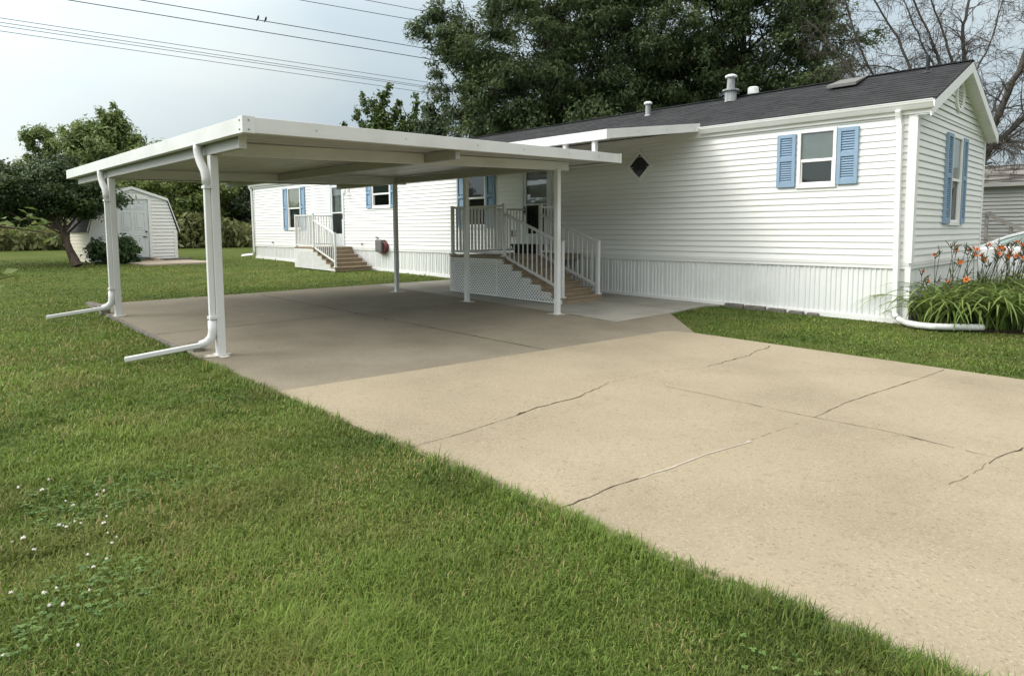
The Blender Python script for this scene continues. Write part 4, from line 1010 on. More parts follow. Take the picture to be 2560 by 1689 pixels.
# ramp with a black mat, concrete pad, low dark stones
rp = empty('door_ramp', tuple(S0 + axv * 1.55 + nrm * .3 + Vector((0, 0, sg))), 'brown wooden ramp with a black mat at the shed door', 'ramp')
mb = MB(); mb.hexa([SH(.72, .05, sg - .02), SH(2.05, .05, sg - .02), SH(2.05, .75, sg - .02), SH(.72, .75, sg - .02)], [SH(.82, .05, sg + .13), SH(1.95, .05, sg + .13), SH(2.05, .75, sg + .03), SH(.72, .75, sg + .03)]); mb.build('ramp_board', COMPOSITE, rp)
mb = MB(); mb.hexa([SH(.98, .12, sg + .125), SH(1.76, .12, sg + .125), SH(1.8, .62, sg + .055), SH(.94, .62, sg + .055)], [SH(.98, .12, sg + .14), SH(1.76, .12, sg + .14), SH(1.8, .62, sg + .068), SH(.94, .62, sg + .068)]); mb.build('mat', BLACK, rp)
mb = MB(); pad = [SH(.75, .7, 0)[:2], SH(.9, 2.6, 0)[:2], SH(3.2, 2.6, 0)[:2], SH(2.9, .7, 0)[:2]]; mb.slab(pad, lambda x, y: gz(x) + .02, .1)
PADC = concretemat('shed_pad_concrete', (0.42, 0.36, 0.28), (0.5, 0.45, 0.36), (0.3, 0.24, 0.18), (0.36, 0.3, 0.23), .4)
tag(mb.build('shed_pad', PADC), 'pale concrete pad in front of the shed', 'concrete pad', kind='structure')
for i, (u, o, w) in enumerate(((2.35, .22, .45), (2.85, .15, .65))):
    p = SH(u, o, 0); mb = MB(); mb.box(u - w / 2, u + w / 2, o - .12, o + .12, sg - .05, sg + .07, P=SH)
    tag(mb.build('edging_block', STONE, origin=(p[0], p[1], sg), bevel=.02), ('short dark block at the foot of the shed wall', 'long dark block past the right corner of the shed')[i], 'block', 'edging blocks')

# ------------------------------------------------------------------ plants
def tubes_np(segs, sides=5):
    """segs: list of (p0, p1, r0, r1) -> verts, faces"""
    P0 = np.array([s[0] for s in segs], float); P1 = np.array([s[1] for s in segs], float)
    R0 = np.array([s[2] for s in segs]); R1 = np.array([s[3] for s in segs])
    D = P1 - P0; D /= np.linalg.norm(D, axis=1, keepdims=True) + 1e-9
    U = np.where(np.abs(D[:, 2:3]) < .9, np.array([[0, 0, 1.]]), np.array([[1., 0, 0]]))
    A = np.cross(D, U); A /= np.linalg.norm(A, axis=1, keepdims=True); B = np.cross(D, A)
    an = 2 * np.pi * np.arange(sides) / sides
    ring = A[:, None] * np.cos(an)[None, :, None] + B[:, None] * np.sin(an)[None, :, None]
    V = np.concatenate([P0[:, None] + ring * R0[:, None, None], P1[:, None] + ring * R1[:, None, None]], 1)
    n = len(segs); base = (np.arange(n) * 2 * sides)[:, None]
    k = np.arange(sides); j = (k + 1) % sides
    F = np.stack([base + k, base + j, base + sides + j, base + sides + k], -1).reshape(-1, 4)
    return V.reshape(-1, 3), F

def unit(n):
    d = rng.normal(size=(n, 3)); return d / np.linalg.norm(d, axis=1, keepdims=True)

def leaf_cards(pos, nrmv, size, aspect=1.6, droop=0.0, tint=None):
    """one folded diamond leaf (two triangles share the midrib) per position"""
    n = len(pos); size = np.broadcast_to(size, (n,))[:, None]
    t = unit(n); t[:, 2] -= droop; t -= nrmv * np.sum(t * nrmv, 1, keepdims=True); t /= np.linalg.norm(t, axis=1, keepdims=True) + 1e-9
    b = np.cross(nrmv, t)
    L, Wd = size * aspect * .5, size * .5
    a = pos - t * L; d = pos + t * L; mid = pos - t * L * .1
    l = mid - b * Wd + nrmv * Wd * .35; r = mid + b * Wd + nrmv * Wd * .35
    V = np.stack([a, l, d, r], 1).reshape(-1, 3)
    F = (np.arange(n) * 4)[:, None] + np.array([[0, 1, 2, 3]])
    F = np.concatenate([(np.arange(n) * 4)[:, None] + np.array([[0, 2, 1]]), (np.arange(n) * 4)[:, None] + np.array([[0, 3, 2]])])
    if tint is None: tint = rng.random(n)
    return V, F, np.repeat(tint, 4)

def clump_points(clumps, n, fill=.45):
    C = np.array([c[:3] for c in clumps], float); R = np.array([c[3:6] for c in clumps], float)
    w = R.prod(1) ** .75; idx = rng.choice(len(C), n, p=w / w.sum())
    d = unit(n); r = np.abs(rng.normal(size=n)) * .45 + .45 * rng.random(n) ** fill
    p = C[idx] + d * r[:, None] * R[idx]
    nv = d + .9 * unit(n); nv[:, 2] += .35; nv /= np.linalg.norm(nv, axis=1, keepdims=True)
    ct = rng.random(len(C)) * .5
    return p, nv, np.clip(ct[idx] + rng.random(n) * .5, 0, 1), idx

def envelope(center, rad, n, cr, seed, flat=.7, hollow=.35, lower=-1.0):
    r_ = np.random.default_rng(seed); out = []
    while len(out) < n:
        d = r_.normal(size=3); d /= np.linalg.norm(d)
        if d[2] < lower: continue
        k = hollow + (1 - hollow) * r_.random() ** .5
        p = np.array(center) + d * k * np.array(rad)
        s = cr * r_.uniform(.65, 1.25)
        out.append((*p, s, s, s * flat))
    return out

def limbs_to(clumps, trunk, r0, segs, seed):
    """curved limbs from points on the trunk polyline to each clump centre"""
    r_ = np.random.default_rng(seed); T = [np.array(p, float) for p in trunk]
    sub = clumps if len(clumps) <= 34 else [clumps[i] for i in r_.choice(len(clumps), 34, replace=False)]
    for c in sub:
        c3 = np.array(c[:3]); k = r_.uniform(.45, 1.0) * (len(T) - 1); i = min(int(k), len(T) - 2); s = T[i] + (T[i + 1] - T[i]) * (k - i)
        if s[2] > c3[2] - .1: s = T[max(0, i - 1)] + (T[i] - T[max(0, i - 1)]) * r_.random()
        m = (s + c3) / 2 + np.array([0, 0, .05]) * np.linalg.norm(c3 - s) + r_.normal(size=3) * .06 * np.linalg.norm(c3 - s)
        ra = r0 * r_.uniform(.18, .4)
        pts = [s, (s + m) / 2 + r_.normal(size=3) * .03, m, (m + c3) / 2, c3]; rr = np.linspace(ra, ra * .18, 5)
        for a, b, x, y in zip(pts[:-1], pts[1:], rr[:-1], rr[1:]): segs.append((a, b, x, y))

def tree(name, label, base, trunk, r0, clumps, leafm, nleaf, size, barkm=BARK, aspect=1.5, fill=.45, droop=.2, cat='tree', group=None, limbs=True, seed=1):
    root = empty(name, base, label, cat, group)
    segs = []; tr = [np.array(p, float) for p in trunk]; rr = np.linspace(r0, r0 * .35, len(tr)); rr[0] *= 1.25
    for a, b, x, y in zip(tr[:-1], tr[1:], rr[:-1], rr[1:]): segs.append((a, b, x, y))
    if limbs: limbs_to(clumps, trunk, r0, segs, seed)
    V, F = tubes_np(segs, 7); npmesh('trunk', V, [F], barkm, root, smooth=True)
    p, nv, tn, _ = clump_points(clumps, nleaf, fill)
    V, F, T = leaf_cards(p, nv, size * rng.uniform(.6, 1.25, len(p)), aspect, droop, tn)
    npmesh('crown', V, [F], leafm, root, tint=T)
    return root

# dark round tree before the shed, leaning double trunk
b = (-21.45, -6.38, .34)
cl = envelope((-22.9, -7.05, 2.78), (2.15, 2.15, 1.12), 90, .46, 3, .6, .4)
cl += envelope((-21.75, -5.95, 2.35), (.95, .95, .5), 22, .36, 4, .6, .3) + envelope((-23.6, -7.8, 2.3), (1.2, 1.2, .5), 18, .4, 5, .6, .3) + envelope((-22.6, -6.9, 2.05), (1.1, 1.1, .2), 18, .36, 8, .6, .3)
tree('round_tree', 'dark dense round tree with a leaning forked trunk by the shed', b, [b, (-21.62, -6.52, .85), (-21.78, -6.62, 1.35), (-22.0, -6.75, 1.8), (-22.3, -6.9, 2.3)], .13, cl, LF_CRAB, 60000, .068, BARK, 1.6, .5, seed=5)

# pale willows behind
def at_clumps(c, r, n, cr, s, **k): return envelope(c, r, n, cr, s, **k)
tree('willow_tree', 'tall pale green willow rising behind the dark round tree', (-45, .3, .7), [(-45, .3, .6), (-45, .2, 3), (-45.1, .1, 5.5), (-45, .2, 8)], .25,
     at_clumps((-45, .2, 5.6), (2.5, 2.5, 2.8), 150, .5, 11, flat=1.1, hollow=.2) + at_clumps((-44.8, .35, 8.0), (.8, .8, 1.5), 16, .36, 13, flat=1.1, hollow=.1) + at_clumps((-46.3, -1.2, 7.0), (.9, .9, 1.2), 16, .38, 14, flat=1.1, hollow=.1) + at_clumps((-43.0, 2.2, 5.7), (1.2, 1.2, 1.2), 26, .4, 15, flat=1.1, hollow=.1), LF_WIL, 44000, .115, BARK, 2.6, .55, .9, seed=6)
tree('willow_tree', 'smaller pale willow at the left of the tall one', (-51.5, -2.2, .7), [(-51.5, -2.2, .6), (-51.5, -2.2, 3), (-51.6, -2.2, 6)], .22,
     at_clumps((-51.5, -2.3, 5.9), (1.5, 1.5, 2.4), 50, .42, 12, flat=1.1, hollow=.2), LF_WIL, 13000, .12, BARK, 2.6, .5, .9, seed=7)
# thicket beyond the shed
TH_ = [('broad leafy green tree directly behind the shed roof', (-36.5, 1.3), 4.2, LF_MID, 21), ('pale leafy green tree between shed and home', (-37.6, 3.1), 4.4, LF_MID, 22), ('blue green tree at the left end of the home', (-38.5, 5.6), 4.5, LF_DK, 23),
       ('bushy green tree left of the shed gable', (-40.5, -1.2), 4.4, LF_MID, 24), ('shadowy green tree behind the round tree', (-42.5, -5.2), 4.6, LF_DK, 25), ('green tree at the far left edge of the view', (-44.0, -9.0), 5.0, LF_MID, 26),
       ('dark tree deep behind the shed between paler ones', (-43.0, 3.6), 5.0, LF_DK, 27), ('farthest green tree peeping past the end of the home', (-46.0, 8.6), 5.2, LF_MID, 28)]
for lb, (x, y), h, m_, sd in TH_:
    g = gz(x)
    tree('thicket_tree', lb, (x, y, g), [(x, y, g - .05), (x + .1, y, g + .8), (x - .05, y + .1, g + 1.8), (x, y, g + h * .75)], .13,
         envelope((x, y, g + h * .55), (2.2, 2.2, h * .47), 75, .5, sd, .8, .25), m_, 15000, .13, BARKD, 1.6, .5, .3, group='trees of the thicket beyond the lawn', seed=sd)

# poplars above the carport roof
def poplar(label, x, y, tops, m_, seed, n=3500, size=.17):
    g = gz(x); cl = []
    for (dx, dy, zt, r) in tops:
        for z in np.arange(g + 4.0, zt, .42):
            t = (z - g - 4) / (zt - g - 4); s = r * (1.15 - .75 * t)
            cl.append((x + dx * (.3 + .7 * t) + rng.normal() * .12, y + dy * (.3 + .7 * t) + rng.normal() * .12, z, s, s, s * 1.1))
    tree('poplar_tree', label, (x, y, g), [(x, y, g), (x, y, g + 3), (x, y, g + 6), (x + .1, y, max(t[2] for t in tops) - .6)], .16, cl, m_, n, size, BARKD, 1.25, .6, .1, group='young trees behind the carport roof', seed=seed)
poplar('bright green poplar with several spires above the carport roof', -29.9, 10.6, [(.1, .1, 9.9, .6), (-.65, -.65, 9.2, .6), (.6, .6, 8.7, .6), (-1.1, -1.1, 8.3, .6), (-.3, -.3, 9.4, .6), (-1.6, -1.6, 7.7, .6), (1.0, 1.0, 8.0, .6)], LF_POP, 31, 17000, .15)
poplar('slim poplar between the bright one and the darker trees', -28.7, 12.0, [(0, 0, 9.2, .5), (.5, .5, 8.6, .55), (-.6, -.6, 8.8, .5), (1.0, 1.0, 8.0, .6), (-1.1, -1.1, 7.9, .6)], LF_POP, 32, 12000, .15)
poplar('darker grey green tree beside the poplars', -24.8, 10.3, [(0, 0, 8.3, .8), (.55, .55, 8.4, .6), (-.6, -.6, 7.2, .6), (1.2, 1.2, 7.2, .6)], LF_DK, 33, 11000, .13)
poplar('low dark tree under the drooping locust branches', -22.0, 12.4, [(0, 0, 7.2, .9), (.8, .8, 7.0, .8), (-.9, -.9, 6.8, .7)], LF_DK, 34, 12000, .13)

# honey locusts behind the home: drooping feathery fronds
def fronds(pos, outd, tint, length, npair=6):
    n = len(pos)
    d = outd.copy(); d[:, 2] = d[:, 2] * .5 - rng.uniform(.0, .75, n); d += .55 * unit(n); d /= np.linalg.norm(d, axis=1, keepdims=True)
    side = np.cross(d, np.array([[0, 0, 1.]])); side /= np.linalg.norm(side, axis=1, keepdims=True) + 1e-9
    ln = length * rng.uniform(.6, 1.2, n)
    Vs, idx = [], []
    for k in range(npair):
        t = (k + .6) / npair
        c = pos + d * (ln * t)[:, None]; c[:, 2] -= .25 * ln * t * t
        for s in (-1, 1):
            ll = ln * .30 * (1 - .35 * t); wd = ln * .15
            tip = c + side * s * ll[:, None] + d * (ll * .55)[:, None]; tip[:, 2] -= ll * .25
            m1 = (c + tip) / 2 + d * wd[:, None]; m2 = (c + tip) / 2 - d * wd[:, None]
            Vs.append(np.stack([c, m1, tip, m2], 1))
    V = np.stack(Vs, 1).reshape(-1, 3); q = len(V) // 4
    F = (np.arange(q) * 4)[:, None] + np.array([[0, 1, 2, 3]])
    return V, F, np.repeat(tint, npair * 2 * 4)

def locust(label, x, y, zc, rh, rv, ncl, nfr, seed, extra=()):
    g = gz(x); root = empty('locust_tree', (x, y, g), label, 'tree', 'dark locust trees behind the home')
    boughs = envelope((x, y, zc), (rh, rh, rv), ncl, 1.0, seed, .6, .3) + list(extra)
    r_ = np.random.default_rng(seed + 100); cl = []
    for b_ in boughs:                                   # each bough carries several small sprays
        for k in range(7):
            d = r_.normal(size=3); d /= np.linalg.norm(d); q = np.array(b_[:3]) + d * np.array(b_[3:]) * r_.uniform(.4, 1.2); s_ = b_[3] * r_.uniform(.3, .55)
            cl.append((*q, s_ * 1.25, s_ * 1.25, s_ * .7))
    tr = [(x, y, g - .1), (x + .1, y, g + 1.6), (x - .1, y, g + 3.5), (x + .05, y, g + 6), (x, y, zc + rv * .4)]
    segs = []; rr = np.linspace(.30, .08, 5)
    for a, b_, u, v in zip(tr[:-1], tr[1:], rr[:-1], rr[1:]): segs.append((np.array(a), np.array(b_), u, v))
    limbs_to(boughs, tr, .22, segs, seed)
    for i, c in enumerate(cl):
        b_ = np.array(boughs[i // 7][:3]); segs.append((b_, np.array(c[:3]), .022, .008))
    V, F = tubes_np(segs, 5); npmesh('trunk', V, [F], BARKD, root, smooth=True)
    C = np.array([c[:3] for c in cl]); R = np.array([c[3:] for c in cl])
    idx = rng.integers(0, len(C), nfr); d = unit(nfr); r = rng.random(nfr) ** .6
    p = C[idx] + d * r[:, None] * R[idx]
    o = p - np.array([x, y, zc]); o /= np.linalg.norm(o, axis=1, keepdims=True)
    tn = np.clip(rng.random(len(C))[idx] * .6 + rng.random(nfr) * .4, 0, 1)
    hf = nfr // 3
    V, F, T = fronds(p[:hf], (o * .6 + .9 * d)[:hf], tn[:hf], .19, 4)
    nv = d[hf:] + .8 * unit(nfr - hf); nv[:, 2] += .4; nv /= np.linalg.norm(nv, axis=1, keepdims=True)
    V2, F2, T2 = leaf_cards(p[hf:], nv, .078 * rng.uniform(.6, 1.3, nfr - hf), 1.8, .6, tn[hf:])
    V = np.concatenate([V, V2]); F2 = F2 + (len(T)); T = np.concatenate([T, T2])
    npmesh('crown', V, [F, F2], LF_LOC, root, tint=T)
locust('locust tree with feathery branches reaching left over the power lines', -16.0, 9.6, 8.3, 4.4, 5.2, 150, 105000, 41, [(-19.45, 5.67, 9.4, 0.85, 0.85, 0.5), (-18.85, 6.37, 10.2, 0.935, 0.935, 0.6), (-19.15, 5.97, 9.9, 0.85, 0.85, 0.5), (-18.45, 6.57, 8.5, 0.85, 0.85, 0.6), (-18.05, 6.97, 7.8, 0.85, 0.85, 0.6), (-17.85, 7.17, 6.8, 0.85, 0.85, 0.6), (-17.25, 7.67, 5.9, 0.935, 0.935, 0.7), (-18.85, 6.17, 7.4, 0.765, 0.765, 0.6), (-18.25, 6.77, 5.9, 0.85, 0.85, 0.6), (-17.45, 7.57, 4.8, 0.85, 0.85, 0.6), (-16.45, 7.57, 5.2, 0.85, 0.85, 0.6), (-15.45, 8.17, 4.9, 0.85, 0.85, 0.6)])
locust('dark locust tree in the middle of the row behind the roof', -14.1, 13.6, 8.4, 4.6, 5.2, 135, 90000, 42)
locust('dark locust tree at the right end of the row beside bare branches', -10.6, 15.6, 8.6, 4.3, 5.2, 130, 90000, 43, [(-8.2, 15.4, 7.3, 1.1, 1.1, .7), (-8.0, 16.0, 9.6, 1.1, 1.1, .7), (-8.6, 15.2, 5.6, 1.0, 1.0, .6)])

# bare trees
def bare_tree(label, root_pt, trunk, r0, limbs, seed, rl, twig_len=.55, cat='tree'):
    r_ = np.random.default_rng(seed); segs = []; g = root_pt
    root = empty('bare_tree', g, label, cat, 'leafless trees behind the home')
    def poly(pts, ra, rb):
        rr = np.linspace(ra, rb, len(pts))
        for a, b_, u, v in zip(pts[:-1], pts[1:], rr[:-1], rr[1:]): segs.append((np.array(a), np.array(b_), u, v))
    def smooth(pts, n=6):
        P = [np.array(p, float) for p in pts]; out = []
        for a, b_ in zip(P[:-1], P[1:]):
            for i in range(n): out.append(a + (b_ - a) * i / n + r_.normal(size=3) * .014)
        return out + [P[-1]]
    def twigs(pts, ra, level, length):
        n = len(pts)
        for i in range(1, n):
            if r_.random() > (.85 if level == 0 else .72): continue
            d = pts[i] - pts[i - 1]; d /= np.linalg.norm(d) + 1e-9
            for _ in range(1 + (r_.random() < .45)):
                dd = d * .75 + unit1(r_) * .85; dd[2] += .10 if level == 0 else -.10
                dd /= np.linalg.norm(dd); ln = length * r_.uniform(.5, 1.2) * (1.15 - .5 * i / n)
                q = [pts[i]]; k = 5
                for s in range(k):
                    dd = dd + unit1(r_) * .13; dd[2] -= .03 + .05 * level; dd /= np.linalg.norm(dd); q.append(q[-1] + dd * ln / k)
                rr = ra * (.26 if level == 0 else .5) * (1 - .4 * i / n)
                poly(q, max(rr, .0045), max(rr * .3, .0025))
                if level < 2: twigs(q, rr, level + 1, length * .52)
    def unit1(r_):
        v = r_.normal(size=3); return v / np.linalg.norm(v)
    poly(smooth(trunk, 4), r0, r0 * .8)
    for (pts, ra) in limbs:
        q = smooth(pts); poly(q, ra, ra * .35); twigs(q, ra, 0, rl)
    V, F = tubes_np(segs, 4); npmesh('branches', V, [F], BAREB, root)
    return len(segs)
B2 = [[[-1.18, 9.61, 2.62], [-0.96, 9.66, 3.54], [-0.59, 9.59, 4.51], [-0.05, 9.47, 6.06], [.5, 9.4, 7.6]], [[-1.18, 9.61, 2.62], [-0.84, 9.78, 3.46], [0.1, 10.16, 4.54], [1.2, 10.5, 5.4]], [[-1.24, 9.58, 2.84], [-1.32, 9.96, 5.43], [-1.09, 10.45, 6.24], [-0.92, 10.94, 7.63]], [[-1.2, 9.62, 2.84], [-1.07, 10.36, 4.23], [-0.87, 11.11, 5.2], [-0.22, 12.16, 5.94]], [[-1.04, 9.87, 3.51], [-0.62, 10.02, 3.59], [-0.07, 10.58, 3.59]]]
bare_tree('large bare tree with thick limbs at the right edge', (-1.25, 9.6, 0), [(-1.25, 9.6, -.1), (-1.2, 9.6, 1.4), (-1.2, 9.6, 2.75)], .24, [(p, r) for p, r in zip(B2, (.115, .09, .04, .045, .035))], 51, 1.1)
B1 = [[[-3.08, 12.58, 4.06], [-4.43, 10.69, 5.75], [-4.85, 10.37, 6.6], [-5.45, 9.87, 7.51]], [[-3.03, 12.64, 4.05], [-4.11, 11.18, 5.84], [-4.61, 10.85, 7.27], [-4.96, 10.65, 8.58]], [[-2.9, 12.77, 4.05], [-3.33, 12.15, 5.98], [-3.72, 11.89, 7.17], [-4.5, 11.29, 8.74]], [[-2.82, 12.85, 4.05], [-2.82, 12.82, 6.07], [-3.34, 12.44, 7.32], [-3.84, 12.11, 8.77]], [[-2.8, 12.87, 4.05], [-2.75, 13.05, 6.16], [-3.03, 12.87, 7.09], [-3.65, 12.46, 8.81]], [[-2.77, 12.91, 4.05], [-2.54, 13.41, 6.25], [-2.84, 13.25, 7.38], [-3.3, 12.96, 8.84]], [[-2.73, 12.94, 4.05], [-2.34, 13.78, 6.33], [-2.47, 13.82, 7.67], [-2.32, 14.15, 9.14]], [[-2.9, 12.77, 4.05], [-3.48, 12.72, 6.1], [-4.06, 12.17, 6.44], [-4.92, 11.3, 6.51]]]
B1 = [[[-2.85, 12.8, 2.4]] + p for p in B1]
bare_tree('bare many-stemmed tree with drooping twigs behind the roof ridge', (-2.85, 12.8, 0), [(-2.85, 12.8, -.1), (-2.85, 12.8, 1.2), (-2.85, 12.8, 2.5)], .28, [(p, r) for p, r in zip(B1, (.065, .055, .07, .048, .068, .06, .09, .038))], 52, 1.15)

# bush beside the shed door
bb = (-22.4, -5.25, .35)
tree('leafy_bush', 'low dark leafy bush before the shed wall', bb, [bb, (bb[0], bb[1], .6), (bb[0], bb[1], .9)], .03, envelope((bb[0], bb[1], .72), (.5, .5, .34), 22, .2, 61, .8, .4), LF_BUSH, 3200, .10, BARKD, 1.4, .4, cat='bush', seed=61)
bb = (-22.5, -4.62, .35)
tree('leafy_bush', 'paler leafy bush at the hinge side of the shed door', bb, [bb, (bb[0], bb[1], .6), (bb[0], bb[1], .9)], .03, envelope((bb[0], bb[1], .75), (.36, .36, .40), 10, .24, 62, .9, .4), LF_BUSH, 2000, .10, BARKD, 1.4, .4, cat='bush', seed=62)

# tall weeds along the far side of the lawn
nW = 26000
t = rng.random(nW); wx = -33.6 - 3.5 * rng.random(nW) - 6.0 * np.abs(t - .8); wy = -24 + 34 * t
wz = np.array([gz(x) for x in wx]); hgt = 1.2 + .5 * np.sin(wy * .9) * np.sin(wy * .37 + 1) + .3 * rng.random(nW)
pz = wz + hgt * rng.random(nW) ** .8
pos = np.stack([wx, wy, pz], 1); nv = unit(nW); nv[:, 2] *= .6; nv /= np.linalg.norm(nv, axis=1, keepdims=True)
V1, F1, T1 = leaf_cards(pos, nv, .16 * rng.uniform(.5, 1.3, nW), 2.4, -.8, np.clip(rng.random(nW) * .7 + .3 * (np.sin(wy * 1.7) > .2), 0, 1))
npmesh('tall_weeds', V1, [F1], LF_WEED, tint=T1)
tag(bpy.data.objects['tall_weeds'], 'tall olive weeds growing along the far edge of the lawn', 'weeds', kind='stuff')
# far woods closing the horizon
nF = 30000
a = rng.uniform(0, 2 * np.pi, nF); rad = rng.uniform(85, 105, nF)
fx, fy = -10 + rad * np.cos(a), rad * np.sin(a); top = 5.0 + 2.0 * np.sin(a * 17) + 1.3 * np.sin(a * 41 + 2) + np.where(fx < -50, 1.5, 0)
pos = np.stack([fx, fy, .2 + top * rng.random(nF) ** .8], 1); nv = unit(nF)
V1, F1, T1 = leaf_cards(pos, nv, 1.5 * rng.uniform(.5, 1.2, nF), 1.3, 0, rng.random(nF))
tag(npmesh('distant_woods', V1, [F1], LF_DK, tint=T1), 'distant belt of woods on the horizon', 'woods', kind='stuff')

# sapling that reaches into the frame at the left
sp = empty('sapling', (-1.75, -10.95, 0), 'leafy green sapling reaching into the left edge of the view', 'sapling')
stems = [[(-1.75, -10.95, 0), (-1.8, -10.95, .7), (-1.72, -10.9, 1.4), (-1.66, -10.78, 2.1)], [(-1.79, -10.95, .75), (-1.6, -10.75, 1.2), (-1.49, -10.58, 1.44), (-1.37, -10.43, 1.50)], [(-1.78, -10.95, .5), (-1.45, -10.8, .95), (-1.16, -10.66, 1.17), (-1.06, -10.58, 1.20)], [(-1.49, -10.58, 1.44), (-1.40, -10.46, 1.42), (-1.34, -10.38, 1.40)]]
segs = []
for s in stems:
    for i, (a_, b_) in enumerate(zip(s[:-1], s[1:])): segs.append((np.array(a_), np.array(b_),   .006 - .0015 * i, .0045 - .0015 * i))
V, F = tubes_np(segs, 6); npmesh('stem', V, [F], BARK, sp, smooth=True)
lp = []
for s, n_ in zip(stems, (26, 26, 16, 14)):
    for k in range(n_):
        t_ = (.35 + .65 * (k + 1) / n_) * (len(s) - 1); i = min(int(t_), len(s) - 2); p = np.array(s[i]) + (np.array(s[i + 1]) - np.array(s[i])) * (t_ - i); lp.append(p + rng.normal(size=3) * .028)
lp = np.array(lp); nv = unit(len(lp)) * .6; nv[:, 2] += .8; nv /= np.linalg.norm(nv, axis=1, keepdims=True)
V1, F1, T1 = leaf_cards(lp, nv, .042 * rng.uniform(.7, 1.2, len(lp)), 1.5, .5)
npmesh('foliage', V1, [F1], LF_SAP, sp, tint=T1)

# daylilies along the gable end
mb = MB(); bedp = [(.03, .02), (.25, -.38), (.75, -.18), (1.6, .45), (1.9, 4.4), (.03, 4.4)]; mb.slab(bedp, lambda x, y: gz(x) + .006, .05)
tag(mb.build('flower_bed', MULCH), 'dark mulch bed along the gable wall', 'flower bed', kind='structure')
def flower(c, d, s, parent, m_):
    V = MB(); d = Vector(d).normalized(); u = d.orthogonal().normalized(); v = d.cross(u)
    c = Vector(c)
    for k in range(6):
        a = 2 * math.pi * k / 6; r = u * math.cos(a) + v * math.sin(a); w = -u * math.sin(a) + v * math.cos(a)
        p0, p1, p2 = c, c + d * s * .7 + r * s * .45, c + d * s * .85 + r * s * 1.05
        V.quad(p0, p1 - w * s * .24, p2, p1 + w * s * .24, mi=0)
        V.quad(p0 - d * .002, c + d * s * .35 + r * s * .2 - w * s * .1, c + d * s * .4 + r * s * .24, c + d * s * .35 + r * s * .2 + w * s * .1, mi=1)
    V.build('flower', [m_, PETALY], parent, recalc=False)
def lily(label, x, y, n, nst, reach, seed, tall=1.0):
    n = int(n * 1.0); r_ = random.Random(seed); z0 = gz(x)
    root = empty('daylily_plant', (x, y, z0), label, 'daylily', 'daylilies by the gable wall')
    Vs, Fs, Ts = [], [], []
    for i in range(n):
        a = r_.uniform(0, 2 * math.pi); bx, by = x + r_.gauss(0, .16), y + r_.gauss(0, .18)
        ln = r_.uniform(.75, 1.25) * reach * 1.28; w = r_.uniform(.010, .017); el = r_.uniform(1.0, 1.5); k = 7; tt = r_.random()
        p = Vector((bx, by, z0)); dirh = Vector((math.cos(a), math.sin(a), 0)); side = Vector((-dirh.y, dirh.x, 0)); b0 = len(Vs)
        for s in range(k + 1):
            f = s / k; ww = w * (1 - f ** 3) * (.6 + .8 * min(1, f * 3)) + .0008
            fold = Vector((0, 0, ww * .5))
            Vs += [tuple(p - side * ww + fold), tuple(p), tuple(p + side * ww + fold)]; Ts += [min(1, tt * .75 + .25 * f)] * 3
            e = el - f * 2.25; p = p + (dirh * math.cos(e) + Vector((0, 0, math.sin(e)))) * ln / k
            if p.z < z0 + .02: p.z = z0 + .02
        for s in range(k):
            for q in (0, 1): Fs.append((b0 + s * 3 + q, b0 + s * 3 + q + 1, b0 + s * 3 + q + 4, b0 + s * 3 + q + 3))
    npmesh('leaf', np.array(Vs), [np.array(Fs)], LF_LILY, root, tint=Ts)['kind'] = 'stuff'
    for i in range(int(nst * 1.7)):
        bx, by = x + r_.gauss(0, .13), y + r_.gauss(0, .15); h = r_.uniform(.8, 1.15) * tall; lx, ly = r_.uniform(-.1, .28), r_.uniform(-.18, .22)
        top = Vector((bx + lx, by + ly, z0 + h)); S = MB(); S.tube([(bx, by, z0), (bx + lx * .35, by + ly * .35, z0 + h * .55), tuple(top)], [.006, .005, .0035], 5)
        for q in range(4):                                           # buds and spent pods at the fork
            t_ = Vector((r_.gauss(0, .045), r_.gauss(0, .045), r_.uniform(.0, .10))); S.tube([tuple(top - Vector((0, 0, .04))), tuple(top + t_ * .6), tuple(top + t_)], [.003, .007, .004], 5)
        S.build('stalk', STALK, root)
        if r_.random() < .62: flower(top + Vector((0, 0, .02)), (r_.uniform(-.2, .8), r_.uniform(-.9, .2), r_.uniform(.1, .7)), r_.uniform(.04, .056), root, PETAL)
lily('small daylily with red flowers hugging the corner downspout', .2, .22, 34, 3, .42, 71, .72)
lily('daylily with bare upright stalks next to the gable wall', .30, 1.0, 90, 6, .75, 72)
lily('daylily with drooping leaves at the front of the bed', .5, .06, 120, 2, .85, 73, .8)
lily('daylily with flowers leaning to the right beside the gable window', .55, 1.75, 110, 9, .85, 74)
lily('broad daylily arching over the white drain hose end', 1.02, .42, 130, 3, .9, 75, .9)
lily('daylily crowded with orange flowers before the white car', .85, 2.6, 110, 11, .9, 76)
lily('daylily at the right edge of the view', 1.5, 1.9, 110, 7, .9, 77)
lily('daylily at the far end of the bed', .6, 3.5, 80, 7, .9, 78)
lily('daylily nearest the lawn at the right edge of the view', 1.6, 1.1, 90, 3, .85, 79, .85)

